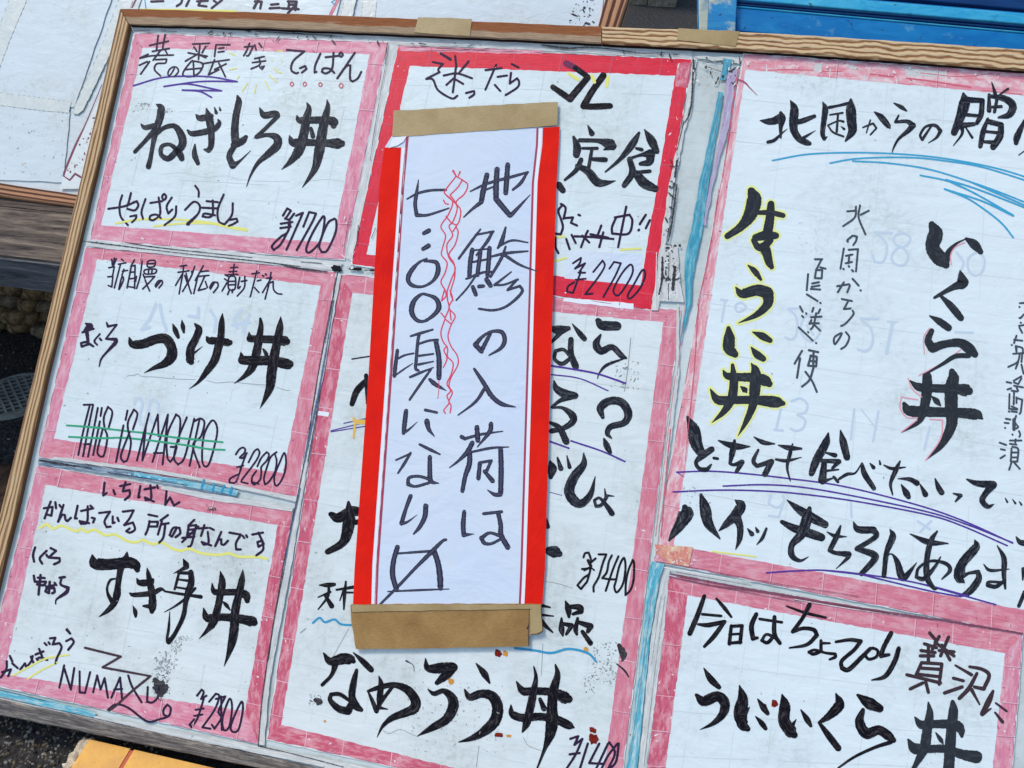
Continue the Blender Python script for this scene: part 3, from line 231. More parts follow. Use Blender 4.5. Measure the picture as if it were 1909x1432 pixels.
def border(name, base, dark, light, light_amt, speck=A(110, 50, 75)):
    k = N(name, 0.45, 0.3, 0.2, 0.2)
    uv = k.mapping((1, 1, 1), 'UV')
    st = k.noise(k.mapping((0.45, 7, 1), 'UV'), 2.2, 5, 0.65, 0.3)
    pat = k.noise(k.mapping((0.55, 0.9, 1), 'UV'), 3.0, 6, 0.7, 0.2)
    fine = k.noise(k.mapping((1, 1, 1)), 330, 4, 0.7)
    c = k.mix(k.ramp(st, [(0.36, 0.0), (0.66, 1.0)]), base, dark)
    c = k.mix(k.math('MULTIPLY', k.ramp(pat, [(0.46, 0.0), (0.62, 1.0)]), light_amt), c, light)
    c = k.mix(k.math('MULTIPLY', k.ramp(fine, [(0.60, 0.0), (0.74, 1.0)]), 0.3), c, light)
    c = k.mix(k.math('MULTIPLY', k.ramp(k.noise(k.mapping((1, 1, 1)), 190, 3, 0.6), [(0.66, 0.0), (0.72, 1.0)]), 0.5), c, speck)
    k.col(c); k.bump(k.math('ADD', st, k.math('MULTIPLY', fine, 0.4)), 0.4, 0.0009); return k.m
M['pink'] = border('faded_pink_marker', A(217, 140, 166), A(196, 116, 150), A(230, 186, 202), 0.7)
M['pink_worn'] = border('worn_pink_marker', A(212, 132, 154), A(194, 108, 134), A(226, 182, 198), 0.55)
M['rose'] = border('dark_rose_marker', A(206, 100, 128), A(178, 74, 104), A(226, 170, 186), 0.75)
M['pink_pale'] = border('washed_pink_marker', A(222, 160, 176), A(208, 120, 146), A(224, 206, 216), 1.0)
M['red'] = border('red_marker', A(222, 32, 60), A(196, 20, 50), A(224, 60, 88), 0.35, A(150, 20, 50))
M['teal'] = border('teal_marker', A(58, 158, 188), A(40, 125, 165), A(130, 196, 212), 0.7, A(60, 110, 130))
M['sky'] = border('sky_blue_marker', A(96, 190, 214), A(50, 140, 180), A(186, 214, 224), 1.0, A(110, 130, 120))
M['lilac'] = border('lilac_marker', A(172, 168, 205), A(150, 120, 165), A(190, 205, 225), 0.6)
M['navy'] = border('navy_smear', A(96, 128, 160), A(62, 80, 104), A(176, 196, 214), 1.0, A(40, 50, 60))
M['torn'] = border('torn_paper_edge', A(206, 214, 222), A(166, 172, 178), A(226, 232, 238), 0.7, A(90, 90, 95))
M['gap_dark'] = border('dark_recess', A(34, 22, 26), A(20, 14, 18), A(60, 40, 44), 0.3)
k = N('rail_inside', 0.9, 0.1); k.col(A(38, 24, 26)); M['rail_inside'] = k.m  # shade on the top rails' inner face, put into its colour
k = N('rail_inside_brown', 0.9, 0.1); k.col(A(104, 78, 58)); M['rail_inside_brown'] = k.m  # left rail's inner face, browner and darker to paint in its shade
M['rusty'] = border('orange_stained_tape', A(216, 156, 140), A(196, 96, 96), A(230, 206, 180), 1.1, A(150, 60, 40))
def ink(name, dark, light=None, rough=0.4, edge=False, amt=0.6, coat=0.0):
    k = N(name, rough, 0.13, coat, 0.25)
    if light is None: k.col(dark)
    else:
        s1 = k.noise(k.mapping((1.1, 1.9, 1), 'UV'), 2.2, 6, 0.68, 0.8)
        f = k.math('MULTIPLY', k.ramp(s1, [(0.50, 0.0), (0.70, 1.0)]), amt)
        if edge:                                              # pen ink dries darker along the rim of the stroke
            sep = k.n('ShaderNodeSeparateXYZ'); k.link(k.tc.outputs['UV'], sep.inputs[0])
            e = k.math('ABSOLUTE', k.math('SUBTRACT', sep.outputs[1], 0.5))
            f = k.math('MULTIPLY', k.ramp(e, [(0.12, 1.0), (0.36, 0.0)]), k.math('ADD', k.math('MULTIPLY', s1, 0.8), 0.25))
        k.col(k.mix(f, dark, light))
    M[name] = k.m
ink('pen', A(44, 30, 58), A(70, 56, 92), amt=0.6); ink('penbrown', A(66, 50, 58), A(100, 84, 92)); ink('pengrey', A(66, 76, 90), A(104, 116, 130))
ink('brush', A(28, 32, 44), A(108, 112, 118), amt=0.75); ink('brush2', A(15, 13, 20), A(92, 88, 94), amt=0.7); ink('brushgrey', A(42, 48, 57), A(78, 84, 90), amt=0.7)  # brush streaks: dry brush, plus film and ink gloss painted in grey
ink('brushbrown', A(58, 46, 54), A(92, 80, 88)); ink('brushpurple', A(112, 52, 90)); ink('marker', A(36, 38, 60), A(80, 84, 112), 0.6, True, coat=0.0)
ink('purple', A(78, 52, 150), A(110, 90, 180)); ink('yellow', A(228, 224, 128), A(214, 214, 140)); ink('navy_line', A(84, 100, 142), A(130, 146, 180)); ink('crease_red', A(236, 84, 104)); ink('yellowpale', A(224, 232, 158), A(214, 224, 180))
ink('orange', A(222, 186, 98), A(186, 140, 70)); ink('green', A(52, 158, 122), A(80, 180, 150)); ink('blue', A(56, 146, 196), A(80, 165, 205)); ink('bluepale', A(60, 158, 206), A(96, 180, 218))
ink('redpen', A(208, 70, 100), A(226, 110, 130), 0.6); ink('redpale', A(186, 104, 118)); ink('pinkpale', A(230, 150, 172), A(222, 180, 200)); ink('ghost', A(186, 207, 230), A(192, 211, 232))
ink('crease_light', A(226, 186, 204)); ink('crease_dark', A(160, 92, 118)); ink('crease_paper', A(198, 213, 225)); ink('fold_white', A(214, 230, 240)); ink('grime', A(52, 52, 58), A(130, 132, 138)); ink('grime_soft', A(140, 148, 152), A(176, 186, 192))
ink('grime_plum', A(120, 72, 96), A(160, 110, 130)); ink('white_flake', A(226, 224, 232)); ink('rust_spot', A(110, 28, 18), A(150, 60, 30)); ink('ochre_spot', A(196, 142, 60), A(214, 176, 110)); ink('edge_soft', A(150, 166, 174), A(184, 196, 204)); ink('red_seam', A(200, 96, 120), A(220, 150, 168)); ink('dark_hole', A(18, 18, 22)); ink('blue_bead', A(150, 208, 240))
def wood(name, light, dark, rings=9.0, dist=2.2, ux=6.0, rough=0.75, pale=None):
    k = N(name, rough, 0.25)
    v = k.mapping((7, rings, 1), 'UV'); n1 = k.noise(v, 1.0, 3, 0.5, dist); n2 = k.noise(k.mapping((30, rings * 9, 1), 'UV'), 1.0, 4, 0.7)
    w = k.n('ShaderNodeTexWave'); w.wave_type = 'BANDS'; w.bands_direction = 'Y'; w.inputs['Scale'].default_value = rings * 0.16
    w.inputs['Distortion'].default_value = dist * 1.6; w.inputs['Detail'].default_value = 2.5; w.inputs['Detail Scale'].default_value = 1.0; w.inputs['Detail Roughness'].default_value = 0.55
    k.link(k.mapping((ux, 1, 1), 'UV'), w.inputs['Vector'])
    f = k.ramp(k.math('ADD', k.math('MULTIPLY', w.outputs[1], 0.6), k.math('MULTIPLY', n1, 0.4)), [(0.28, 1.0), (0.5, 0.15), (0.8, 0.0)])
    c = k.mix(f, light, dark); c = k.mix(k.math('MULTIPLY', k.ramp(n2, [(0.45, 0.0), (0.75, 1.0)]), 0.45), c, dark)
    if pale: c = k.mix(k.ramp(n1, [(0.5, 0.0), (0.72, 0.8)]), c, pale)
    k.col(c); k.bump(k.math('SUBTRACT', n2, k.math('MULTIPLY', f, 1.2)), 0.6, 0.0012); M[name] = k.m
wood('pine_rail', A(208, 182, 144), A(128, 92, 62), 6.2, 3.4, 11.0, pale=A(190, 170, 142))
wood('pine_rail_wavy', A(220, 198, 164), A(132, 94, 62), 7.0, 4.2, 26.0, pale=A(196, 160, 118))
for nm_, c4 in (('weathered_timber', (A(48, 44, 46), A(92, 86, 84), A(124, 116, 110), A(168, 160, 150))), ('slate_timber', (A(66, 70, 80), A(92, 98, 110), A(108, 114, 126), A(150, 158, 168)))):
    k = N(nm_, 0.9, 0.15); n1 = k.noise(k.mapping((7, 2.4, 1), 'UV'), 1.4, 8, 0.72, 0.6); n2 = k.noise(k.mapping((16, 7, 1), 'UV'), 2.0, 5, 0.75, 0.8)
    k.col(k.mix(k.ramp(n2, [(0.30, 0.85), (0.42, 0.0)]), k.ramp(n1, [(0.34, c4[0]), (0.46, c4[1]), (0.56, c4[2]), (0.70, c4[3])]), A(34, 30, 32))); k.bump(k.math('ADD', n1, n2), 1.0, 0.004); M[nm_] = k.m
k = N('grey_rail', 0.85, 0.2); o_ = k.mapping((22, 3.2, 1), 'UV'); n1 = k.noise(o_, 1.0, 7, 0.75, 0.5); n2 = k.noise(k.mapping((90, 10, 1), 'UV'), 1.0, 5, 0.75)
k.col(k.mix(k.ramp(n2, [(0.45, 0.0), (0.62, 0.7)]), k.ramp(n1, [(0.32, A(74, 72, 76)), (0.48, A(112, 110, 112)), (0.6, A(150, 148, 146)), (0.72, A(168, 158, 142))]), A(56, 54, 58))); k.bump(k.math('ADD', n1, n2), 0.8, 0.0015); M['grey_rail'] = k.m
wood('back_rail', A(192, 146, 114), A(84, 52, 40), 4.6, 0.8, 4.0)
# stained rail: brown stain holds on the upper half, bare grey wood below it
k = N('stained_rail', 0.8, 0.2); sep = k.n('ShaderNodeSeparateXYZ'); k.link(k.tc.outputs['UV'], sep.inputs[0])
nn = k.noise(k.mapping((10, 1.2, 1), 'UV'), 1.4, 6, 0.68, 0.8); fi = k.noise(k.mapping((60, 14, 1), 'UV'), 1.0, 5, 0.7)
f = k.ramp(k.math('ADD', sep.outputs[1], k.math('MULTIPLY', k.math('SUBTRACT', nn, 0.5), 1.1)), [(0.40, 0.0), (0.50, 1.0)])
c = k.mix(f, k.mix(k.ramp(fi, [(0.35, 0.0), (0.7, 1.0)]), A(172, 152, 130), A(128, 108, 92)), k.mix(k.ramp(fi, [(0.35, 0.0), (0.7, 1.0)]), A(150, 98, 62), A(112, 66, 42)))
k.col(c); k.bump(fi, 0.5, 0.001); M['stained_rail'] = k.m
k = N('brown_paper_tape', 0.45, 0.35); o = k.mapping((1, 1, 1))
c = k.mix(k.ramp(k.noise(o, 28, 4), [(0.4, 0.0), (0.68, 0.8)]), A(166, 150, 112), A(144, 124, 84)); fb = k.noise(k.mapping((260, 900, 1)), 1.0, 3, 0.6)
k.col(k.mix(k.math('MULTIPLY', k.ramp(fb, [(0.4, 0.0), (0.7, 1.0)]), 0.3), c, A(136, 110, 76))); k.bump(k.math('ADD', fb, k.math('MULTIPLY', k.noise(o, 35, 4), 3.0)), 0.25, 0.0008); M['tape'] = k.m
k = N('dark_brown_paper_tape', 0.5, 0.3); o = k.mapping((1, 1, 1))
c = k.mix(k.ramp(k.noise(o, 22, 5, 0.6, 0.5), [(0.38, 0.0), (0.66, 0.9)]), A(160, 130, 82), A(128, 100, 56)); fb = k.noise(k.mapping((260, 900, 1)), 1.0, 3, 0.6)
k.col(k.mix(k.math('MULTIPLY', k.ramp(fb, [(0.4, 0.0), (0.7, 1.0)]), 0.35), c, A(112, 84, 52))); k.bump(k.math('ADD', fb, k.math('MULTIPLY', k.noise(o, 28, 4), 4.0)), 0.35, 0.0010); M['tape_dark'] = k.m
k = N('clear_old_tape', 0.3, 0.5, 0.6, 0.12); o = k.mapping((1, 1, 1))
k.col(k.mix(k.ramp(k.noise(o, 60, 6, 0.7), [(0.45, 0.0), (0.7, 1.0)]), A(192, 206, 212), A(212, 220, 220))); k.bump(k.noise(o, 90, 4, 0.6, 1.0), 0.5, 0.0012); M['clear_tape'] = k.m
def blue_paint(name, base, light, worn, amt):
    k = N(name, 0.42, 0.22); o = k.mapping((1, 1, 1))
    st = k.noise(k.mapping((18, 60, 60)), 1.0, 6, 0.7, 0.8); pt = k.noise(o, 24, 6, 0.7)
    c = k.mix(k.ramp(st, [(0.42, 0.0), (0.72, 0.75)]), base, light); c = k.mix(k.math('MULTIPLY', k.ramp(pt, [(0.56, 0.0), (0.66, 1.0)]), amt), c, worn)
    c = k.mix(k.math('MULTIPLY', k.ramp(k.noise(o, 130, 4, 0.7), [(0.64, 0.0), (0.7, 1.0)]), 0.8), c, A(30, 40, 48))
    k.col(c); k.bump(k.math('ADD', st, pt), 0.4, 0.001); M[name] = k.m
blue_paint('blue_enamel', A(8, 104, 176), A(30, 132, 196), A(110, 168, 186), 0.45); blue_paint('blue_enamel_light', A(40, 148, 202), A(90, 190, 224), A(20, 104, 164), 0.8); blue_paint('blue_enamel_worn', A(28, 118, 184), A(60, 150, 200), A(176, 186, 172), 0.95)
blue_paint('bare_metal', A(156, 172, 168), A(184, 190, 176), A(40, 110, 160), 0.6)
blue_paint('blue_dark', A(10, 48, 100), A(16, 70, 130), A(40, 60, 84), 0.4)
k = N('asphalt', 0.9, 0.25); o = k.mapping((1, 1, 1)); vo = k.n('ShaderNodeTexVoronoi'); vo.inputs['Scale'].default_value = 210; k.link(o, vo.inputs['Vector'])
g = k.ramp(k.noise(o, 120, 5, 0.7), [(0.35, A(26, 27, 30)), (0.6, A(58, 60, 64)), (0.8, A(104, 106, 108))])
k.col(k.mix(k.ramp(k.noise(o, 5, 4), [(0.45, 0.0), (0.7, 0.6)]), g, A(52, 46, 40))); k.bump(k.math('ADD', vo.outputs[0], k.noise(o, 300, 3)), 0.9, 0.003); M['asphalt'] = k.m
def rock(name, a, b, c2):
    k = N(name, 0.85, 0.25); o = k.mapping((1, 1, 1))
    g = k.ramp(k.noise(o, 55, 7, 0.75), [(0.36, a), (0.52, b), (0.68, c2)]); k.col(g); k.bump(k.noise(o, 90, 6, 0.7), 0.9, 0.006); M[name] = k.m
rock('brown_stone', A(50, 42, 36), A(122, 102, 78), A(172, 150, 114)); rock('grey_stone', A(56, 52, 46), A(108, 98, 84), A(160, 148, 128)); rock('dark_soil', A(26, 22, 20), A(58, 46, 40), A(84, 66, 54))
rock('pale_gravel', A(84, 86, 88), A(128, 130, 130), A(176, 176, 172)); rock('concrete', A(84, 82, 78), A(124, 120, 112), A(150, 144, 132)); rock('chalky_filler', A(176, 166, 148), A(208, 200, 186), A(226, 220, 210))
k = N('yellow_paint', 0.6, 0.35); o = k.mapping((1, 1, 1)); c = k.mix(k.ramp(k.noise(o, 22, 5), [(0.4, 0.0), (0.7, 1.0)]), A(226, 172, 84), A(196, 150, 88))
k.col(k.mix(k.ramp(k.noise(o, 120, 5, 0.7), [(0.58, 0.0), (0.72, 0.7)]), c, A(176, 130, 84))); k.bump(k.noise(o, 110, 6, 0.7), 0.7, 0.002); M['yellow_paint'] = k.m
k = N('red_joint', 0.7, 0.3); k.col(A(176, 92, 70)); M['red_joint'] = k.m
k = N('cast_iron', 0.6, 0.5); k.col(k.mix(k.ramp(k.noise(k.mapping((1, 1, 1)), 90, 5), [(0.4, 0.0), (0.7, 1.0)]), A(118, 126, 130), A(150, 156, 156))); M['cast_iron'] = k.m
k = N('iron_pit', 0.8, 0.3); k.col(A(26, 27, 30)); M['iron_pit'] = k.m
# ------------------------------------------------------------------ object helpers
def mesh_obj(name, verts, faces, mat, parent=None, matrix=None, uvs=None, smooth=False, mats=None, midx=None):
    me = bpy.data.meshes.new(name); me.from_pydata([tuple(map(float, v)) for v in verts], [], faces)
    for mm in (mats or [mat]): me.materials.append(M[mm])
    if midx: me.polygons.foreach_set('material_index', midx)
    if uvs is not None:
        ul = me.uv_layers.new(name='UVMap'); vi = np.empty(len(me.loops), dtype=np.int32); me.loops.foreach_get('vertex_index', vi)
        ul.data.foreach_set('uv', np.asarray(uvs, dtype=np.float32)[vi].ravel())
    if smooth: me.polygons.foreach_set('use_smooth', [True] * len(me.polygons))
    me.update(); o = bpy.data.objects.new(name, me); scene.collection.objects.link(o)
    if parent is not None: o.parent = parent
    elif matrix is not None: o.matrix_world = matrix
    return o
def tag(o, label=None, category=None, group=None, kind=None):
    for kk, v in (('label', label), ('category', category), ('group', group), ('kind', kind)):
        if v: o[kk] = v
    return o
LAY = 0.16
class Sheet:
    """something that lies on (or parallel to) a board: an origin in board coordinates, a height and its root object"""
    def __init__(s, key, origin_px, h, label, category, name, group=None, bulge=None):
        s.h = h; s.o = P(*origin_px, h); s.bulge = bulge; s.root = None; s.args = (name, label, category, group); s.cyc = 0
    def hh(s, px, py): return s.h + (s.bulge(px, py) if s.bulge else 0.0)
    def v(s, px, py, dh=0.0): return P(px, py, s.hh(px, py) + dh) - s.o
    def matrix(s): return BM @ Matrix.Translation(Vector(s.o))
def subdiv(poly, n, jit=0.0, seed=0):
    rnd = random.Random(seed); out = []
    for i, a in enumerate(poly):
        b = poly[(i + 1) % len(poly)]
        dx, dy = b[0] - a[0], b[1] - a[1]; L = math.hypot(dx, dy) or 1
        m = max(1, int(L / n))
        for j in range(m):
            t = j / m; q = rnd.uniform(-jit, jit) if j else 0
            out.append((a[0] + dx * t - dy / L * q, a[1] + dy * t + dx / L * q))
    return out
def slab(s, poly, thick, mat, name, parent=None, dh=0.0, n=30, jit=0.0, seed=1):
    """flat piece with real thickness, outline in measured points"""
    pts = subdiv(poly, n, jit, seed); k = len(pts)
    vs = [s.v(x, y, dh) for x, y in pts] + [s.v(x, y, dh) - np.array([0, 0, thick]) for x, y in pts]
    fs = [tuple(range(k))[::-1]] + [(i, (i + 1) % k, k + (i + 1) % k, k + i) for i in range(k)]
    o = mesh_obj(name, vs, fs, mat, parent, None if parent else s.matrix()); return o
def gridslab(s, quad, mat, name, parent=None, dh=0.0, nu=16, nv=40, thick=0.0004):
    """sheet of paper that may bulge: bilinear grid over a polyline-sided strip; quad = list of (left,right) point pairs from top to bottom"""
    vs = []; fs = []; rows = []
    L = len(quad) - 1
    for j in range(nv + 1):
        t = j / nv * L; i = min(int(t), L - 1); f = t - i
        l = [quad[i][0][q] * (1 - f) + quad[i + 1][0][q] * f for q in (0, 1)]; r = [quad[i][1][q] * (1 - f) + quad[i + 1][1][q] * f for q in (0, 1)]
        rows.append([(l[0] + (r[0] - l[0]) * u / nu, l[1] + (r[1] - l[1]) * u / nu) for u in range(nu + 1)])
    for row in rows: vs += [s.v(x, y, dh) for x, y in row]
    base = len(vs)
    w = nu + 1
    fs = [(j * w + i, (j + 1) * w + i, (j + 1) * w + i + 1, j * w + i + 1) for j in range(nv) for i in range(nu)]
    ring = [i for i in range(w)] + [j * w + nu for j in range(1, nv + 1)] + [nv * w + i for i in range(nu - 1, -1, -1)] + [j * w for j in range(nv - 1, 0, -1)]
    m = len(ring); vs += [vs[i] for i in ring]; vs += [vs[i] - np.array([0, 0, thick]) for i in ring]
    fs += [(base + i, base + (i + 1) % m, base + m + (i + 1) % m, base + m + i) for i in range(m)]
    return mesh_obj(name, vs, fs, mat, parent, None if parent else s.matrix(), smooth=True)
STUFFN = ('film_crease', 'paper_fold', 'worn_rim', 'seam_line', 'dirty_edge', 'pencil_line', 'film_glare', 'rust_spot', 'sooty_stain', 'stain')
# ---- strokes
def parse(txt, w0):
    out = []
    for st in txt.replace('\n', '').split(';'):
        pts = []; w = w0
        for tok in st.split():
            q = [float(z) for z in tok.split(',')]
            if len(q) > 2: w = q[2]
            pts.append((q[0], q[1], w))
        if len(pts) == 1: pts.append((pts[0][0] + w, pts[0][1], w))
        if pts: out.append(pts)
    return out
def smooth_line(pts, step):
    p = [np.array(q, dtype=float) for q in pts]
    cuts = [0]; loop = len(p) > 3 and np.linalg.norm(p[0][:2] - p[-1][:2]) < 1e-6
    for i in range(1, len(p) - 1):
        if loop: break
        a = p[i][:2] - p[i - 1][:2]; b = p[i + 1][:2] - p[i][:2]
        la, lb = np.linalg.norm(a), np.linalg.norm(b)
        if la > 1e-6 and lb > 1e-6 and a.dot(b) / la / lb < 0.25: cuts.append(i)
    cuts.append(len(p) - 1); segs = []
    for c0, c1 in zip(cuts[:-1], cuts[1:]):
        q = p[c0:c1 + 1]
        if len(q) < 3: 
            n = max(1, int(np.linalg.norm(q[-1][:2] - q[0][:2]) / step)); segs.append([q[0] + (q[-1] - q[0]) * t / n for t in range(n + 1)]); continue
        e = ([q[-2]] + q + [q[1]]) if loop else ([2 * q[0] - q[1]] + q + [2 * q[-1] - q[-2]]); out = []
        for i in range(1, len(e) - 2):
            n = max(1, int(np.linalg.norm(e[i + 1][:2] - e[i][:2]) / step)); 
            for t in range(n):
                u = t / n
                out.append(0.5 * ((2 * e[i]) + (-e[i - 1] + e[i + 1]) * u + (2 * e[i - 1] - 5 * e[i] + 4 * e[i + 1] - e[i + 2]) * u * u + (-e[i - 1] + 3 * e[i] - 3 * e[i + 1] + e[i + 2]) * u ** 3))
        out.append(q[-1]); segs.append(out)
    return segs
def strokes(s, name, inkm, tile, w0, txt, dh=0.0006, label=None, jit=0.05, lift=0.000007):
    dh = dh * LAY if s is not B else dh
    x0, y0, span = tile; k = 1909.0 / span; WF = {'marker': 1.18, 'pen': 1.28, 'pengrey': 1.2, 'brushbrown': 1.35, 'penbrown': 1.2, 'redpen': 1.2, 'yellow': 1.0, 'orange': 0.75}.get(inkm, 1.07 if inkm.startswith('brush') else 1.0)
    if name == 'price_character': WF = min(WF, 1.06)
    vs = []; fs = []; uv = []; rnd = random.Random(len(txt))
    for pts in parse(txt, w0):
        base = dh + (s.cyc % 14) * lift; s.cyc += 1
        segs = smooth_line(pts, max(3.0, 1.3 * k)); acc = rnd.uniform(0, 50)
        for si, sg in enumerate(segs):
            row = []; L = len(sg); zz = base + 0.000008 * si
            for i, q in enumerate(sg):
                a = sg[max(0, i - 1)][:2]; b = sg[min(L - 1, i + 1)][:2]; d = b - a; l = np.linalg.norm(d)
                if l < 1e-6: continue
                d /= l; nx = np.array([-d[1], d[0]]); w = max(0.5 * k, q[2]) * WF / 2 * (1 + rnd.uniform(-jit, jit))
                if i: acc += np.linalg.norm(q[:2] - sg[i - 1][:2]) / k / 40.0
                A1 = q[:2] + nx * w; B1 = q[:2] - nx * w
                row.append(len(vs)); vs += [s.v(x0 + A1[0] / k, y0 + A1[1] / k, zz), s.v(x0 + B1[0] / k, y0 + B1[1] / k, zz)]; uv += [(acc, 0.0), (acc, 1.0)]
            for a, b in zip(row[:-1], row[1:]): fs.append((a, b, b + 1, a + 1))
            for e, q in ((0, sg[0]), (1, sg[-1])):                    # rounded nib ends and corners
                w = max(0.5 * k, q[2]) * WF / 2 * 0.97
                if w / k < 0.7: continue
                c = len(vs); m = 12; z2 = zz + 0.000012 + 0.000004 * e
                for t in range(m):
                    an = 2 * math.pi * t / m; rr = w * (1 + rnd.uniform(-jit, jit))
                    vs.append(s.v(x0 + (q[0] + rr * math.cos(an)) / k, y0 + (q[1] + rr * math.sin(an)) / k, z2)); uv.append((acc + 0.01 * math.cos(an), 0.5 + 0.49 * math.sin(an)))
                fs.append(tuple(range(c, c + m))[::-1])
    if not vs: return None
    o = mesh_obj(name, vs, fs, inkm, s.root, uvs=uv)
    if name in STUFFN: o['kind'] = 'stuff'
    if label: o['label'] = label
    return o
def band(s, outer, inner, mat, name='border', dh=0.0003, jit=1.3, seed=3, sides=None, mats=None, label=None):
    """coloured frame drawn round a sheet: one strip per side with uneven edges"""
    rnd = random.Random(seed); n = len(outer)
    for i in range(n):
        if sides and i not in sides: continue
        a, b = outer[i], outer[(i + 1) % n]; c, d = inner[i], inner[(i + 1) % n]
        L = math.hypot(b[0] - a[0], b[1] - a[1]); m = max(6, int(L / 9)); vs = []; uv = []
        dx, dy = (b[0] - a[0]) / L, (b[1] - a[1]) / L
        for j in range(m + 1):
            t = j / m; e = 0 if j in (0, m) else 1
            jo, ji = rnd.uniform(-jit, jit) * e, rnd.uniform(-jit, jit) * 0.7 * e
            bow = 0
            o1 = (a[0] + (b[0] - a[0]) * t - dy * jo, a[1] + (b[1] - a[1]) * t + dx * jo); i1 = (c[0] + (d[0] - c[0]) * t - dy * ji, c[1] + (d[1] - c[1]) * t + dx * ji)
            for w in (0, 0.5, 1): vs.append(s.v(o1[0] + (i1[0] - o1[0]) * w, o1[1] + (i1[1] - o1[1]) * w, dh * LAY + 0.00001 * (i % 2))); uv.append((L * t / 60.0 + i * 7.3, w))
        fs = [(j * 3 + w, (j + 1) * 3 + w, (j + 1) * 3 + w + 1, j * 3 + w + 1) for j in range(m) for w in (0, 1)]
        fs = [f[::-1] for f in fs]
        mesh_obj(name, vs, fs, (mats[i] if mats else mat), s.root, uvs=uv)
def creases(s, outer, inner, step, seed, amt=1.0, across=True):
    """folds and joints of the clear film: light ridge lines over the border, fainter ones right across the sheet"""
    rnd = random.Random(seed); n = 4; light = []; dark = []; faint = []
    def pt(a, b, t): return (a[0] + (b[0] - a[0]) * t, a[1] + (b[1] - a[1]) * t)
    for i in range(4):
        a, b, c, d = outer[i], outer[(i + 1) % 4], inner[i], inner[(i + 1) % 4]
        L = math.hypot(b[0] - a[0], b[1] - a[1]); t = rnd.uniform(0.3, 0.9) * step / L
        while t < 0.97:
            p = pt(a, b, t); pa, pb = outer[(i - 1) % 4], outer[(i + 2) % 4]
            u1 = ((pa[0] - a[0]), (pa[1] - a[1])); u2 = ((pb[0] - b[0]), (pb[1] - b[1])); m1, m2 = math.hypot(*u1), math.hypot(*u2)
            dr = (u1[0] / m1 * (1 - t) + u2[0] / m2 * t + rnd.uniform(-.03, .03), u1[1] / m1 * (1 - t) + u2[1] / m2 * t + rnd.uniform(-.03, .03)); e = (d[0] - c[0], d[1] - c[1])
            den = dr[0] * e[1] - dr[1] * e[0]; kq = ((c[0] - p[0]) * e[1] - (c[1] - p[1]) * e[0]) / den; q = (p[0] + dr[0] * kq, p[1] + dr[1] * kq)
            if -30 < p[0] < 1940 and -30 < p[1] < 1460:
                line = "%.1f,%.1f,%.1f %.1f,%.1f" % (p[0], p[1], rnd.uniform(0.9, 1.6), q[0], q[1])
                light.append(line)
                if rnd.random() < 0.5: dark.append("%.1f,%.1f,0.8 %.1f,%.1f" % (p[0] + 1.5, p[1] + 1.5, q[0] + 1.5, q[1] + 1.5))
            t += rnd.uniform(0.75, 1.3) * step / L
    if across:
        for i in (0, 1):
            a, b = (inner[0], inner[3]) if i == 0 else (inner[0], inner[1]); c, d = (inner[1], inner[2]) if i == 0 else (inner[3], inner[2])
            L = math.hypot(b[0] - a[0], b[1] - a[1]); t = rnd.uniform(0.3, 0.9) * step / L
            while t < 0.97:
                p, q = pt(a, b, t), pt(c, d, t + rnd.uniform(-.01, .01)); u = 0.0
                while u < 0.95:
                    u2 = min(1, u + rnd.uniform(0.04, 0.3)); x1, x2 = pt(p, q, u), pt(p, q, u2)
                    wob = rnd.uniform(-1.2, 1.2)
                    if -30 < x1[0] < 1940 and -30 < x1[1] < 1460: faint.append("%.1f,%.1f,%.1f %.1f,%.1f %.1f,%.1f,0.6" % (x1[0], x1[1] + wob * .4, rnd.uniform(0.6, 1.1), (x1[0] + x2[0]) / 2, (x1[1] + x2[1]) / 2 + wob, x2[0], x2[1]))
                    u = u2 + rnd.uniform(0.0, 0.12)
                t += rnd.uniform(0.8, 1.25) * step / L
    T = (0, 0, 1909)
    if light: strokes(s, 'film_crease', 'crease_red' if s is SH.get('m1') else 'crease_light', T, 1.2, ';'.join(light), 0.0005)
    if dark: strokes(s, 'film_crease', 'crease_dark', T, 0.8, ';'.join(dark), 0.0005)
    if faint: strokes(s, 'paper_fold', 'crease_paper', T, 0.8, ';'.join(faint), 0.0004)
def flecks(s, regions, mat, count, r0, r1, seed, name='fleck', dh=0.0006, elong=1.0):
    """scraped or chipped spots, dirt specks: many tiny uneven patches joined into one part"""
    rnd = random.Random(seed); vs = []; fs = []; uv = []
    for _ in range(count):
        q = rnd.choice(regions); a, b, c, d = q; u, v = rnd.random(), rnd.random()
        x = (a[0] * (1 - u) + b[0] * u) * (1 - v) + (d[0] * (1 - u) + c[0] * u) * v; y = (a[1] * (1 - u) + b[1] * u) * (1 - v) + (d[1] * (1 - u) + c[1] * u) * v
        if not (-20 < x < 1930 and -20 < y < 1452): continue
        r = r0 + (r1 - r0) * rnd.random() ** 2.5; an0 = rnd.uniform(0, 6.28); m = rnd.choice((5, 6, 7)); k = len(vs); z = (dh * LAY if s is not B else dh) + rnd.randrange(10) * 0.00001
        e = 1 + rnd.random() * elong
        for t in range(m):
            an = 2 * math.pi * t / m; rr = r * rnd.uniform(0.55, 1.25); X, Y = rr * e * math.cos(an), rr * math.sin(an) / e ** 0.5
            vs.append(s.v(x + X * math.cos(an0) - Y * math.sin(an0), y + X * math.sin(an0) + Y * math.cos(an0), z)); uv.append((rnd.random() * 20, 0.5))
        fs.append(tuple(range(k, k + m))[::-1])
    if vs: o = mesh_obj(name, vs, fs, mat, s.root, uvs=uv); o['kind'] = 'stuff'
def quad_regions(outer, inner): return [(outer[i], outer[(i + 1) % 4], inner[(i + 1) % 4], inner[i]) for i in range(4)]
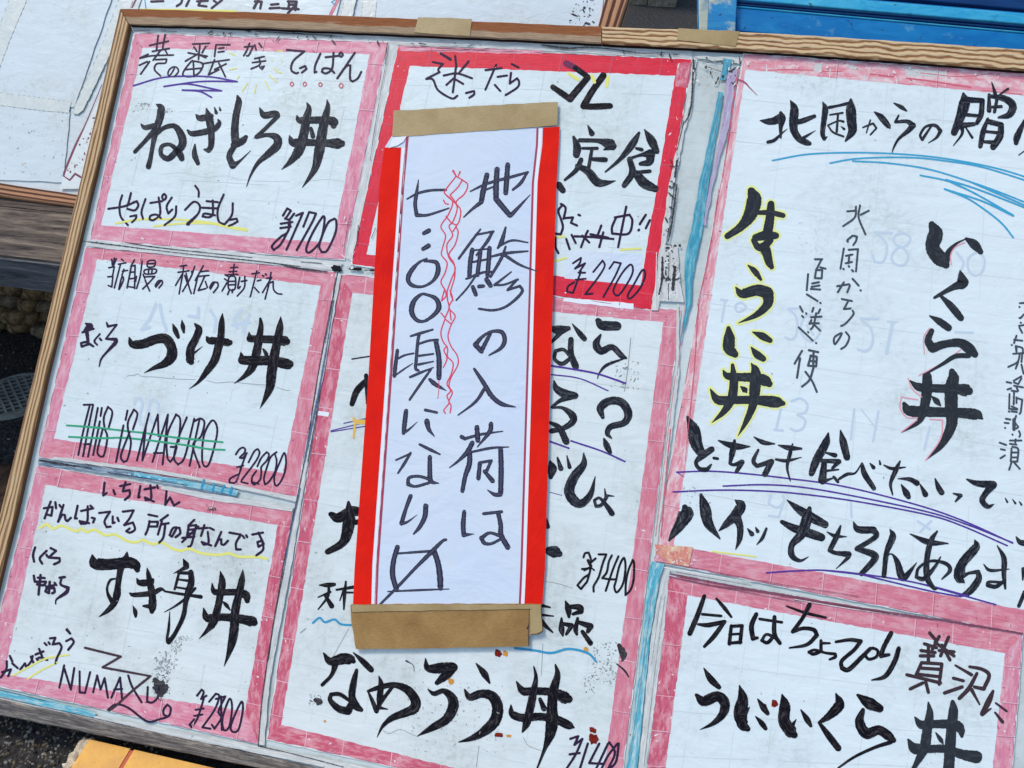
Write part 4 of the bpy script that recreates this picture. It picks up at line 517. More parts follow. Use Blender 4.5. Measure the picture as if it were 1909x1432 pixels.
def rail(s, outer, inner, h_top, h_bot, mat, name, parent, inside=None):
    """frame rail: box section swept between an outer and an inner line"""
    vs = []; uv = []; acc = 0; pts = []
    for i in range(len(outer) - 1):
        m = max(2, int(math.hypot(outer[i + 1][0] - outer[i][0], outer[i + 1][1] - outer[i][1]) / 25))
        for j in range(m + (i == len(outer) - 2)):
            t = j / m; pts.append(([outer[i][q] + (outer[i + 1][q] - outer[i][q]) * t for q in (0, 1)], [inner[i][q] + (inner[i + 1][q] - inner[i][q]) * t for q in (0, 1)]))
    rnd = random.Random(len(name) + len(pts)); prev = None
    for o, i in pts:
        if prev is not None: acc += math.hypot(o[0] - prev[0], o[1] - prev[1]) * 0.00052
        prev = o; r1, r2 = rnd.uniform(-.6, .6), rnd.uniform(-.6, .6)
        O = P(o[0], o[1] + r1, h_top) - s.o; I = P(i[0], i[1] + r2, h_top) - s.o; be = 0.0012
        d = (I - O) / np.linalg.norm(I - O)
        dn = np.array([0, 0, 1.0])
        sec = [O - dn * (h_top - h_bot), O - dn * be, O + d * be, I - d * be, I - dn * be, I - dn * (h_top - h_bot)]
        vs += sec; uv += [(acc, 1.5), (acc, 1.05), (acc, 1.0), (acc, 0.0), (acc, -0.05), (acc, -0.5)]
    k = 6; m = len(pts); fs = []
    for j in range(m - 1):
        for w in range(6): fs.append((j * k + w, j * k + (w + 1) % 6, (j + 1) * k + (w + 1) % 6, (j + 1) * k + w))
    fs += [tuple(range(k))[::-1], tuple(range((m - 1) * k, m * k))]
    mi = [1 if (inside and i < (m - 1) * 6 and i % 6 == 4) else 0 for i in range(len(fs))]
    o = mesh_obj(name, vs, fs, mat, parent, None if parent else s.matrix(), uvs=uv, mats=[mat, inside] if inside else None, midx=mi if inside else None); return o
def box(name, mat, parent, lo, hi, matrix=None, uvax=None, mats=None):
    (x0, y0, z0), (x1, y1, z1) = lo, hi
    vs = []; fs = []; uv = []
    def face(c, u, v): b = len(vs); vs.extend(c); uv.extend([(u[i], v[i]) for i in range(4)]); fs.append((b, b + 1, b + 2, b + 3))
    X, Y, Z = x1 - x0, y1 - y0, z1 - z0
    face([(x0, y0, z0), (x1, y0, z0), (x1, y0, z1), (x0, y0, z1)], (x0, x1, x1, x0), (0, 0, Z * 25, Z * 25))
    face([(x1, y1, z0), (x0, y1, z0), (x0, y1, z1), (x1, y1, z1)], (x1, x0, x0, x1), (0, 0, Z * 25, Z * 25))
    face([(x0, y0, z1), (x1, y0, z1), (x1, y1, z1), (x0, y1, z1)], (x0, x1, x1, x0), (0, 0, Y * 25, Y * 25))
    face([(x0, y1, z0), (x1, y1, z0), (x1, y0, z0), (x0, y0, z0)], (x0, x1, x1, x0), (0, 0, Y * 25, Y * 25))
    face([(x0, y1, z0), (x0, y0, z0), (x0, y0, z1), (x0, y1, z1)], (0, Y, Y, 0), (0, 0, Z * 25, Z * 25))
    face([(x1, y0, z0), (x1, y1, z0), (x1, y1, z1), (x1, y0, z1)], (0, Y, Y, 0), (0, 0, Z * 25, Z * 25))
    return mesh_obj(name, vs, fs, mat, parent, matrix or (None if parent else Matrix()), uvs=uv)
def bevel(o, w, seg=2):
    md = o.modifiers.new('bevel', 'BEVEL'); md.width = w; md.segments = seg; md.limit_method = 'ANGLE'
def lump(name, mat, center, r, seed, parent=None, sq=(1, 1, 1), sub=3, amp=0.3, freq=1.6):
    bm = bmesh.new(); bmesh.ops.create_icosphere(bm, subdivisions=sub, radius=1.0)
    off = Vector((seed * 3.1, seed * 1.7, seed * 0.3))
    for v in bm.verts:
        d = v.co.normalized(); f = 1 + amp * noise.noise(d * freq + off) + 0.3 * amp * noise.noise(d * freq * 3 + off)
        e = max(abs(d.x), abs(d.y), abs(d.z)); d2 = d / e ** 0.55
        v.co = Vector((d2.x * r * sq[0], d2.y * r * sq[1], d2.z * r * sq[2])) * f
    me = bpy.data.meshes.new(name); bm.to_mesh(me); bm.free(); me.materials.append(M[mat]); me.polygons.foreach_set('use_smooth', [True] * len(me.polygons))
    o = bpy.data.objects.new(name, me); scene.collection.objects.link(o); o.location = center
    if parent: o.parent = parent
    return o
import bmesh
T1 = (0, 0, 1909)
GZ = -0.300
# ------------------------------------------------------------------ ground
gx = []
n = 90
def gh(x, y): return GZ + 0.0016 * noise.noise(Vector((x * 25, y * 25, 0))) + 0.0012 * noise.noise(Vector((x * 90, y * 90, 3)))
xs = [-40, -12, -4] + [-1.6 + i * 0.02 for i in range(141)] + [4, 12, 40]; ys = [-20, -4, -1.2] + [-0.7 + i * 0.02 for i in range(81)] + [3, 8, 60]
vs = [(x, y, gh(x, y)) for y in ys for x in xs]; w = len(xs)
fs = [(j * w + i, j * w + i + 1, (j + 1) * w + i + 1, (j + 1) * w + i) for j in range(len(ys) - 1) for i in range(w - 1)]
g = mesh_obj('ground', vs, fs, 'asphalt', smooth=True); tag(g, 'dark asphalt ground under and around the sign boards', kind='structure')
# loose chips standing proud of the asphalt, foreground corner
rnd = random.Random(5); vs = []; fs = []
def chip(x, y, r):
    k = len(vs); m = 5; a0 = rnd.uniform(0, 6.28); e = rnd.uniform(1, 1.9); z = gh(x, y)
    for t in range(m):
        an = 2 * math.pi * t / m; rr = r * rnd.uniform(0.7, 1.2); X, Y = rr * e * math.cos(an), rr * math.sin(an)
        vs.append((x + X * math.cos(a0) - Y * math.sin(a0), y + X * math.sin(a0) + Y * math.cos(a0), z - 0.0015))
    for t in range(m):
        an = 2 * math.pi * t / m; rr = r * rnd.uniform(0.4, 0.75); X, Y = rr * e * math.cos(an), rr * math.sin(an)
        vs.append((x + X * math.cos(a0) - Y * math.sin(a0), y + X * math.sin(a0) + Y * math.cos(a0), z + r * rnd.uniform(0.25, 0.7)))
    fs.append(tuple(range(k + m, k + 2 * m))); fs.extend([(k + t, k + (t + 1) % m, k + m + (t + 1) % m, k + m + t) for t in range(m)])
for _ in range(5200):
    chip(rnd.uniform(-0.62, -0.3), rnd.uniform(-0.46, -0.22), rnd.uniform(0.0008, 0.0026))
for _ in range(1500): chip(rnd.uniform(-1.3, -0.45), rnd.uniform(-0.3, 0.6), rnd.uniform(0.001, 0.003))
k2 = len(fs); o = mesh_obj('asphalt_chips', vs, fs, 'pale_gravel', mats=['pale_gravel', 'asphalt', 'grey_stone'], midx=[0 if (i // 6) % 3 == 0 else (1 if (i // 6) % 3 == 1 else 2) for i in range(len(fs))])
tag(o, 'pale and dark stone chips in the asphalt at the lower left', 'gravel', kind='stuff')
def strip(L, R, mat, name, dh, jit=1.0, seed=2):
    """band between two polylines with matching numbers of points"""
    rnd = random.Random(seed); vs = []; uv = []; acc = 0
    for i in range(len(L) - 1):
        m = max(2, int(math.hypot(L[i + 1][0] - L[i][0], L[i + 1][1] - L[i][1]) / 10))
        for j in range(m + (i == len(L) - 2)):
            t = j / m; l = [L[i][q] + (L[i + 1][q] - L[i][q]) * t for q in (0, 1)]; r = [R[i][q] + (R[i + 1][q] - R[i][q]) * t for q in (0, 1)]
            l = (l[0] + rnd.uniform(-jit, jit), l[1] + rnd.uniform(-jit, jit)); r = (r[0] + rnd.uniform(-jit, jit), r[1] + rnd.uniform(-jit, jit))
            for w in (0, 0.5, 1): vs.append(B.v(l[0] + (r[0] - l[0]) * w, l[1] + (r[1] - l[1]) * w, dh)); uv.append((acc, w))
            acc += 10 / 60.0
    m = len(vs) // 3; fs = [(j * 3 + w, (j + 1) * 3 + w, (j + 1) * 3 + w + 1, j * 3 + w + 1) for j in range(m - 1) for w in (0, 1)]
    return mesh_obj(name, vs, fs, mat, broot, uvs=uv)
# ------------------------------------------------------------------ main sign board
B = Sheet('board', (954, 716), 0.0, '', '', '')
B.o = P(600, 1400, 0.0)
broot = bpy.data.objects.new('menu_board', None); scene.collection.objects.link(broot); broot.matrix_world = B.matrix(); B.root = broot
tag(broot, 'large white framed sign board leaning back, covered with handwritten menu sheets', 'sign board')
OUT_T = [(224, 15), (480, 22), (960, 42), (1440, 61), (1909, 91), (2200, 111)]; IN_T = [(241, 45.5), (480, 52), (960, 73.5), (1440, 97), (1909, 131), (2200, 155)]
slab(B, [(238, 40), (480, 47), (960, 69), (1440, 92), (1909, 126), (2200, 150), (2120, 1790), (1500, 1640), (478, 1418), (-60, 1308), (60, 830)], 0.009, 'board', 'backing_panel', broot, n=60)
HT = 0.0065
def cut(line, x0, x1):
    def at(x):
        for a, b in zip(line[:-1], line[1:]):
            if a[0] <= x <= b[0]: t = (x - a[0]) / (b[0] - a[0]); return (x, a[1] + (b[1] - a[1]) * t)
        return line[0] if x < line[0][0] else line[-1]
    return [at(x0)] + [p for p in line if x0 < p[0] < x1] + [at(x1)]
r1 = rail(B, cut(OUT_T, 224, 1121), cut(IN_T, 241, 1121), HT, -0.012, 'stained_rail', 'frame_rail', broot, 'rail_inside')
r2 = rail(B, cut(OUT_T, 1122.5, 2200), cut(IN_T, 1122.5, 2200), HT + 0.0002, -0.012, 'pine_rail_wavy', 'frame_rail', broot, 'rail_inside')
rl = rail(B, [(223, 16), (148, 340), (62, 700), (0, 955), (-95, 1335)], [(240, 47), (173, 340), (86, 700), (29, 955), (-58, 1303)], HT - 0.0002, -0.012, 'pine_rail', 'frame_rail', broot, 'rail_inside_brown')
rb = rail(B, [(-96, 1310), (0, 1334), (478, 1432), (1100, 1590), (2140, 1860)], [(-60, 1289), (0, 1304), (478, 1407), (1100, 1555), (2120, 1815)], 0.0035, -0.016, 'grey_rail', 'frame_rail', broot)
# tape wrapped over the top rail
for i, (pp, lb) in enumerate((([(779, 32.5), (880, 35), (876, 67.5), (772, 60)], 'short brown tape patch on the top rail above the red bordered menu'), ([(1265, 52.5), (1379, 58.5), (1372, 87), (1262, 74)], 'short brown tape patch on the top rail left of the blue enamel'))):
    s = Sheet('t', pp[3], HT + 0.0007, '', '', ''); o = slab(s, pp, 0.0006, 'tape', 'tape_patch', n=12, jit=0.7, seed=i + 4); tag(o, lb, 'tape', 'tape patches on the top rail')
# ------------------------------------------------------------------ menu sheets
SH = {}
def sheet(key, outer, mat, label, h=0.0012, thick=0.0007, jit=0.8):
    s = Sheet(key, outer[3], h, '', '', ''); SH[key] = s
    o = slab(s, outer, thick, mat, 'menu_sheet', n=10, jit=jit, seed=hash(key) % 97 if False else sum(map(ord, key)))
    s.root = o; tag(o, label, 'menu', 'handwritten menu sheets'); return s
def off(poly, d):
    cx = sum(p[0] for p in poly) / 4; cy = sum(p[1] for p in poly) / 4
    return [(x + (d if x > cx else -d), y + (d if y > cy else -d)) for x, y in poly]
G = {
 's1': ([(251, 62), (722, 80), (641, 484), (168, 447)], [(266, 89), (689, 101), (621, 453), (188, 420)]),
 's2': ([(160, 461), (627, 507), (553, 925), (72, 851)], [(181, 483), (598, 533), (528, 882), (100, 818)]),
 's3': ([(70, 868), (545, 950), (482, 1387), (-33, 1272)], [(85, 904), (518, 979), (457, 1326), (7, 1257)]),
 'm1': ([(743, 87), (1289, 111), (1214, 578), (655, 492)], [(764, 123), (1259, 141), (1194, 532), (683, 474)]),
 'm2': ([(631, 511), (1269, 579), (1150, 1520), (498, 1378)], [(657, 546), (1237, 601), (1118, 1500), (524, 1351)]),
 'r1': ([(1387, 101), (1990, 143), (1975, 1195), (1218, 1046)], [(1390, 130), (2010, 188), (1990, 1152), (1256, 1017)]),
 'r2': ([(1248, 1073), (1907, 1182), (1878, 1540), (1195, 1540)], [(1282, 1110), (1874, 1218), (1843, 1500), (1232, 1500)]),
}
LAB = {
 's1': 'pink bordered menu sheet at the upper left corner of the board, priced 1700 yen',
 's2': 'pink bordered menu sheet with THIS IS MAGURO under green lines, middle of left column',
 's3': 'pink bordered menu sheet marked NUMAZU with a sooty stain, lowest of the left column',
 'm1': 'bright red bordered menu sheet half covered by the taped notice, priced 2700 yen',
 'm2': 'tall rose bordered menu sheet under the lower end of the red striped notice',
 'r1': 'largest menu sheet, yellow outlined brush words and blue arcs, at the upper right',
 'r2': 'pink bordered menu sheet with big brush words at the lower right corner'}
PM = {'s1': 'paper', 's2': 'paper', 's3': 'paper_dirty', 'm1': 'paper', 'm2': 'paper_dirty', 'r1': 'paper_blue', 'r2': 'paper_blue'}
BMAT = {'s1': ['pink', 'pink', 'pink', 'pink'], 's2': ['pink_worn', 'pink_worn', 'pink_worn', 'pink'], 's3': ['pink_worn', 'rose', 'pink', 'pink'], 'm1': ['red', 'red', 'red', 'red'],
        'm2': ['pink_worn', 'pink_worn', 'rose', 'rose'], 'r1': ['pink_pale', 'pink_pale', 'pink_worn', 'pink_pale'], 'r2': ['pink_worn', 'pink', 'pink_worn', 'rose']}
for i, key in enumerate(('m2', 'm1', 's1', 's2', 's3', 'r1', 'r2')):
    outer, inner = G[key]
    s = sheet(key, off(outer, 1.5), PM[key], LAB[key], h=0.0008 + 0.00012 * i)
    band(s, outer, inner, None, mats=BMAT[key], seed=i + 11)
    creases(s, outer, inner, 78 if key != 'r1' else 95, i + 5, across=True)
    reg = quad_regions(outer, inner)
    flecks(s, reg, 'white_flake', 60 if key in ('m2', 's3', 'r2') else 26, 0.6, 2.2, i + 31, 'scraped_spot', elong=2.0)
    flecks(s, reg, 'crease_dark', 70, 0.5, 2.0, i + 41, 'dark_speck', elong=2.0)
    flecks(s, [(inner[0], inner[1], inner[2], inner[3])], 'grime_soft', 60 if key not in ('m2', 's3') else 170, 0.4, 1.5, i + 51, 'dirt_speck')
    fr = off(outer, 0.5)                                     # dark worn rim along the drawn border
    strokes(s, 'worn_rim', 'crease_dark' if key != 'm1' else 'grime_plum', T1, 0.8, ';'.join(' '.join('%.1f,%.1f,%.1f' % (a[0] + (b[0] - a[0]) * t, a[1] + (b[1] - a[1]) * t, w) for t, w in ((t0, 0.6), (t0 + 0.03, 1.3), (t0 + 0.07, 0.6))) for a, b in zip(outer, outer[1:] + outer[:1]) for t0 in [q * 0.11 + 0.02 for q in range(8)]), 0.00055)
# white tape piece the red menu's price is written on
o = slab(SH['m1'], [(1060, 466), (1198, 474), (1193, 532), (1052, 519)], 0.0002, 'notice', 'price_patch', SH['m1'].root, dh=0.00008, n=20)
slab(SH['m1'], [(1052, 555), (1181, 566), (1181, 577), (1050, 562)], 0.0002, 'notice_white', 'torn_tape', SH['m1'].root, dh=0.00009, n=10, jit=0.8)
slab(SH['m2'], [(591, 766), (614, 769), (612, 777), (590, 774)], 0.0002, 'notice_white', 'torn_tape', SH['m2'].root, dh=0.00009, n=10, jit=0.5)
# pale cover of the red sheet's lower pink strip
for q in ([(1519, 118), (1534, 119), (1532, 134), (1517, 133)], [(1687, 127), (1763, 133), (1762, 144), (1690, 141)], [(1580, 122), (1600, 124), (1596, 130), (1584, 129)]): slab(SH['r1'], q, 0.0002, 'torn', 'torn_tape', SH['r1'].root, dh=0.00009, n=6, jit=1.0)
strokes(SH['r1'], 'worn_rim', 'red_seam', T1, 2.5, "1432,131,2 1470,130,2.5 1516,131,1.5;1532,133,2 1570,133,1.5;1620,138,3 1665,143,3;1690,146,2.5 1740,152,3 1810,163,2.5;1716,136,1.5 1790,143,1.5 1850,137,1;1830,168,1 1905,176,2", 0.0006)
PX = {}
for key, pts, mt in (('m1', [(743, 85), (1010, 94), (1010, 101), (746, 95)], 'pink'), ('m1', [(1262, 118), (1289, 116), (1284, 165), (1258, 160)], 'rose')):
    s = SH[key]; q = pts; band(s, q, [((q[0][0] + q[2][0]) / 2, (q[0][1] + q[2][1]) / 2)] * 4, mt, 'border_patch', dh=0.0004, sides=None, seed=3)
# ------------------------------------------------------------------ the seams of the board: marker colours and torn film between the sheets
SEAM = 0.0019
strip([(1340, 171), (1304, 340), (1290, 420), (1276, 485), (1276, 521), (1279, 566), (1266, 640)], [(1349, 173), (1321, 340), (1311, 420), (1297, 491), (1291, 523), (1289, 566), (1268, 640)], 'teal', 'marker_band', SEAM, 0.8, 3)
strip([(1356, 130), (1345, 240), (1324, 340), (1311, 420)], [(1374, 130), (1358, 240), (1330, 340), (1316, 420)], 'lilac', 'marker_band', SEAM + .0001, 1.2, 4)
strip([(1348, 108), (1343, 150)], [(1366, 110), (1353, 148)], 'teal', 'marker_band', SEAM + .0001, 1.5, 5)
strip([(1215, 1046), (1208, 1080), (1199, 1185), (1187, 1280), (1176, 1374), (1166, 1440)], [(1239, 1050), (1229, 1080), (1212, 1185), (1203, 1280), (1194, 1374), (1187, 1440)], 'sky', 'marker_band', SEAM, 0.8, 6)
strip([(1242, 1060), (1231, 1090), (1214, 1185), (1205, 1280), (1196, 1374), (1189, 1440)], [(1249, 1062), (1246, 1090), (1237, 1185), (1225, 1280), (1213, 1374), (1204, 1440)], 'torn', 'torn_film', SEAM - .0001, 0.8, 7)
strip([(72, 856), (160, 868), (230, 875), (372, 902), (446, 914)], [(72, 867), (130, 873), (230, 887), (360, 912), (440, 926)], 'navy', 'marker_band', SEAM, 1.0, 8)
strip([(250, 879), (372, 901), (446, 914)], [(250, 887), (360, 909), (440, 924)], 'sky', 'marker_band', SEAM + .0001, 0.8, 9)
strip([(300, 905), (400, 922), (548, 944)], [(300, 912), (400, 934), (545, 953)], 'torn', 'torn_film', SEAM - .0001, 0.8, 19)
strip([(100, 851), (300, 877), (470, 909), (553, 927)], [(100, 857), (300, 884), (470, 917), (553, 936)], 'torn', 'torn_film', SEAM - .0001, 0.8, 10)
strip([(-10, 1283), (100, 1308), (180, 1328)], [(-10, 1296), (90, 1321), (176, 1338)], 'sky', 'marker_band', SEAM, 1.2, 11)
strip([(-10, 1293), (100, 1319), (180, 1335), (480, 1391), (600, 1413), (1100, 1520)], [(-10, 1302), (100, 1326), (180, 1344), (478, 1404), (600, 1430), (1100, 1545)], 'torn', 'torn_film', SEAM - .0001, 0.9, 12)
strip([(160, 448), (400, 466), (560, 483), (640, 488)], [(160, 459), (400, 484), (560, 499), (630, 505)], 'torn', 'torn_film', SEAM - .0001, 0.9, 13)
strip([(629, 508), (594, 692), (566, 861), (528, 1055), (494, 1270), (480, 1388)], [(636, 510), (604, 692), (574, 863), (542, 1060), (503, 1272), (492, 1390)], 'torn', 'torn_film', SEAM - .0001, 0.9, 14)
strip([(722, 80), (680, 290), (642, 480)], [(741, 84), (700, 290), (660, 490)], 'torn', 'torn_film', 0.0008, 0.4, 15)
strip([(1293, 108), (1275, 215), (1246, 350), (1214, 578)], [(1300, 110), (1283, 215), (1256, 350), (1226, 580)], 'torn', 'torn_film', 0.0018, 1.5, 16)
strip([(1240, 455), (1226, 520), (1220, 560)], [(1262, 458), (1268, 520), (1276, 562)], 'torn', 'torn_film', 0.00185, 1.5, 17)
strip([(1222, 1014), (1222, 1030), (1250, 1052)], [(1293, 1022), (1285, 1046), (1282, 1055)], 'rusty', 'stained_film', SEAM + .0002, 3.0, 18)
strip([(1300, 110), (1380, 118)], [(1296, 104), (1384, 106)], 'torn', 'torn_film', .0018, 1.5, 22)
strip([(243, 50), (480, 56), (735, 66), (960, 77), (1290, 94)], [(247, 60), (480, 68), (735, 84), (960, 92), (1290, 109)], 'torn', 'torn_film', .0007, 0.8, 23)
strip([(1262, 566), (1259, 700), (1240, 860), (1216, 1040)], [(1266, 566), (1266, 700), (1246, 860), (1222, 1040)], 'torn', 'torn_film', .0020, 0.8, 24)
def seam(txt, mat, w=1.2, name='seam_line'): return strokes(B, name, mat, T1, w, txt, SEAM + 0.0003, jit=0.35)
seam("629,508 594,692 567,861 528,1055 493,1268 481,1390;600,700,1 588,780 573,862;530,1060,1.4 512,1150 500,1230;624,540,0.8 606,640", 'grime', 1.7)
seam("622,560,1.6 610,640,2 596,720,3 580,800,3.4 568,860,2;560,910,1.4 540,1000,2 530,1060,1.4", 'navy_line', 2.4)
seam("519,492,1 545,498,2.5 575,503,3 610,507,2;150,449,1 200,455,2 320,470,1 480,487,1.6 560,497,1;232,452,1 300,462,1.5 470,480,1;652,501,4 670,501,4;680,504,2 700,503,2;560,488,1 600,491,1", 'grime', 1.4)
seam("622,500,11 632,501,11", 'dark_hole', 10, 'gap')
seam("655,501,6 672,502,6;690,504,3 706,504,3", 'dark_hole', 6, 'gap')
seam("74,858,3 120,866,4 170,873,2;200,880,1 350,905,1;160,866,0.8 300,885,0.8 420,905", 'grime', 2)
seam("252,887,1.5 330,899,1.5;380,895,4 376,910,4;400,902,4 396,916,4;418,905,4 412,919,4;432,909,4 428,922", 'navy_ink' if False else 'blue', 2)
seam("240,884,3 243,885;258,887,3 262,888;275,889,3 280,890;296,893,3 300,894", 'blue_bead', 3)
seam("-8,1298,1 180,1340,1 330,1375,1.5 478,1406;180,1345,0.8 300,1372;482,1391,2 540,1404,1.4 640,1430;-8,1284,0.8 90,1308", 'grime', 1.3)
seam("1293,110,2 1288,200,3 1276,230,1;1296,112,1 1290,160;1262,300,4 1258,330,3;1262,345,3 1252,420,3 1246,450,2;1235,480,4 1234,520,4 1228,550,2;1258,500,6 1254,540,5;1240,455,1 1262,459,1;1247,470,1 1246,560,1;1275,225,1.5 1262,280,1", 'grime', 2)
seam("1216,1098,0.8 1196,1260 1172,1420;1240,1110,0.8 1222,1240 1200,1430;1232,1110,0.6 1214,1240;1346,176,0.6 1300,420", 'grime_soft', 1)
seam("1259,700,1 1240,850,1 1222,1000;1293,700,1.4 1277,860,1;1302,566,1.4 1293,700;1278,562,0.7 1262,700;1340,352,1 1322,470,1.4 1300,570;1250,800,2 1240,900,2 1232,1000,1.5;1376,130,3 1362,230,2 1345,340,1", 'red_seam', 1.2)
seam("1248,1075,1.6 1330,1092,2.4 1420,1104,1.6 1520,1122,2.2 1640,1142,1.2 1780,1160,3 1907,1182,2;1250,1070,2.4 1300,1080,3.6 1380,1095,2.6 1480,1112,3.4 1560,1126,2 1700,1148,3 1800,1162,2;1270,1080,1 1400,1106,1.2 1500,1125,1;1222,1047,1 1300,1060,1 1430,1085,1 1600,1112,1;1260,1066,1 1400,1092,0.8", 'grime_plum', 2)
seam("1789,1162,3 1850,1172,3 1907,1181,2;1480,1118,1.2 1560,1128,1.2 1700,1150,1;1256,1070,1 1350,1090,1", 'grime', 2)
seam("1480,1117,1 1600,1137,1.4 1760,1157;1238,1058,1.6 1400,1085,1;700,77,0.8 880,84;1222,575,1.2 1224,470", 'white_flake', 1.2)
seam("246,57,0.8 280,57;300,58,1 330,59;455,55,3 465,58,4;475,58,1.4 540,62,1.6 620,66,1;545,61,1 640,69,1;430,54,2 450,55;1010,84,2 1060,90,3 1100,88,1.5 1180,96,1;1130,90,1 1190,99,1.2 1240,98,1;1310,118,1 1350,112,1;1320,125,1 1345,134,1", 'grime', 1.5)
seam("722,80,1.5 718,120,1;725,85,0.6 700,230,0.8 690,300,0.8;652,400,0.8 640,470;668,420,1.4 664,460,1;700,425,1 692,445", 'grime', 1.2)
flecks(B, [((1296, 104), (1384, 112), (1372, 160), (1290, 150)), ((1240, 455), (1268, 458), (1276, 562), (1222, 560)), ((245, 52), (1290, 98), (1290, 110), (247, 60)), ((1252, 280), (1275, 280), (1246, 450), (1236, 450))], 'grime', 170, 0.6, 3.2, 77, 'seam_grime', SEAM + .0005, 2.5)
flecks(B, [((1296, 104), (1384, 112), (1372, 160), (1290, 150)), ((1240, 455), (1268, 458), (1276, 562), (1222, 560)), ((640, 400), (680, 400), (660, 500), (625, 500)), ((480, 1388), (1100, 1520), (1100, 1545), (478, 1404)), ((1222, 1016), (1300, 1030), (1290, 1060), (1222, 1046)), ((1390, 104), (1900, 140), (1900, 165), (1390, 125))], 'white_flake', 150, 0.6, 2.6, 78, 'film_scrap', SEAM + .0006, 2.5)
# ------------------------------------------------------------------ spots and marks on the sheets
def spot(key, txt, mat, name='stain', w=4): strokes(SH[key], name, mat, T1, w, txt, 0.0009, jit=0.25)
spot('m2', "927,1217,12 930,1220,12;926,1370,8;1103,1360,10 1107,1362,10;1104,1374,13 1107,1379,18;1174,1370,2", 'rust_spot', 'rust_spot')
spot('m2', "941,1217,9 943,1220;839,1268,8 842,1272,10;605,1344,4 606,1345;1092,1210,8 1094,1212;946,1372,5", 'ochre_spot', 'rust_spot')
spot('r2', "1443,1310,11 1444,1313,12;1426,1314,4 1427,1316", 'rust_spot', 'rust_spot')
spot('s3', "290,1268,12 300,1285,22 298,1278,20;286,1282,5 300,1296,8 310,1280,10", 'grime', 'sooty_stain')
spot('m2', "587,1305,7 596,1308,10 592,1312,6;757,1232,3 770,1240,1.5 772,1252,1;1160,1210,8 1164,1222,10 1160,1232,4", 'grime', 'sooty_stain')
def smudge(key, cx, cy, rx, ry, n, mat, seed, r=2.4, name='smudge'):
    flecks(SH[key], [((cx - rx, cy - ry), (cx + rx, cy - ry), (cx + rx, cy + ry), (cx - rx, cy + ry))], mat, n, 0.6, r, seed, name, 0.0009, 1.5)
for a in (('s3', 308, 1232, 22, 18, 60, 'grime_soft', 1, 1.8), ('s3', 304, 1240, 14, 14, 90, 'grime_soft', 21, 1.8), ('s3', 328, 1204, 10, 12, 60, 'grime_soft', 2, 1.6), ('s3', 345, 1190, 14, 4, 30, 'grime_soft', 22, 1.4), ('s3', 300, 1274, 17, 20, 120, 'grime', 3, 1.4), ('s3', 296, 1300, 8, 6, 40, 'grime', 23, 1.2), ('m2', 1128, 1235, 22, 40, 120, 'grime_soft', 4, 2.2), ('m2', 1098, 1275, 10, 18, 40, 'grime', 5, 1.2),
          ('m2', 1165, 700, 26, 26, 60, 'grime_soft', 6, 2.4), ('m2', 850, 1340, 90, 70, 130, 'grime_soft', 7, 1.8), ('r1', 1520, 435, 30, 36, 70, 'crease_paper', 8, 2.0), ('m2', 588, 1305, 12, 10, 24, 'grime', 9, 1.6), ('s1', 262, 200, 16, 8, 30, 'grime_soft', 10, 2.2), ('s1', 310, 205, 14, 4, 22, 'grime_soft', 11, 1.8), ('r1', 1560, 150, 110, 18, 110, 'crease_paper', 12, 2.0), ('s3', 395, 948, 10, 5, 24, 'grime', 13, 1.8), ('r1', 1300, 925, 26, 20, 24, 'grime_soft', 14, 1.6)):
    smudge(*a)
strokes(SH['s1'], 'pencil_line', 'crease_paper', T1, 1, "300,325 340,322 380,330 420,328 470,337 540,338;330,335 500,345;430,335,1 435,332 445,336;580,337 610,334 640,338", 0.0007)
strokes(SH['s2'], 'pencil_line', 'grime_soft', T1, 0.9, "236,702 240,700 250,700 257,697 265,702 290,703 320,706 365,708;385,709 395,712 405,714 430,712 450,714 470,716 500,718;516,722 530,727 540,728", 0.0007)
strokes(SH['m2'], 'pencil_line', 'grime_soft', T1, 0.9, "714,1362 725,1368 745,1360 765,1368 780,1374;1016,1084 1040,1088 1068,1097;1012,1200,1.2 1009,1260,0.8;1176,630,1.4 1170,690 1164,730;612,1240,0.8 640,1190 650,1172;560,1180,2 570,1172;893,1390,1.2 888,1430;975,1374,1 985,1390 1010,1400", 0.0007)
strokes(SH['m2'], 'scar', 'brushbrown', T1, 3, "1154,1203,6 1160,1216,9 1162,1226,7;1150,1238,2 1164,1250,3 1172,1262,2", 0.0009)
strokes(SH['r1'], 'scar', 'crease_dark', T1, 3, "1354,143,3 1385,152,4 1398,164,2 1412,178,1", 0.0009)
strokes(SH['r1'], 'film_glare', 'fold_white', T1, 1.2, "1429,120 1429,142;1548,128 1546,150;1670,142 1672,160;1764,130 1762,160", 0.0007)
# ------------------------------------------------------------------ writing on the sheets
NB = lambda px, py: 0.0012 * math.sin(math.pi * min(1, max(0, (py - 250) / 876.0))) + 0.0008 * math.sin(math.pi * min(1, max(0, (px - 660) / 370.0)))
s = Sheet('n', (660, 1128), 0.0032, '', '', '', bulge=NB); SH['n'] = s
LFT = [(734, 248), (717, 275), (707.6, 340), (687, 700), (661, 1060), (658, 1127)]; RGT = [(1043, 236), (1042, 270), (1037.5, 340), (1026, 700), (1016, 1060), (1011, 1127)]
s.root = gridslab(s, list(zip(LFT, RGT)), 'notice', 'notice', nu=18, nv=44); tag(s.root, 'tall white paper notice with bold red stripes down both sides, taped over the menu', 'notice')
L1 = [(742, 248), (739, 275), (744, 340), (719, 700), (694, 1052), (692, 1127)]
L1 = [(748, 275), (744, 340), (719, 700), (694, 1052), (692, 1127)]
gridslab(s, list(zip(LFT[1:], L1)), 'red_print', 'red_stripe', s.root, 0.0001, 2, 40, 0.00005)
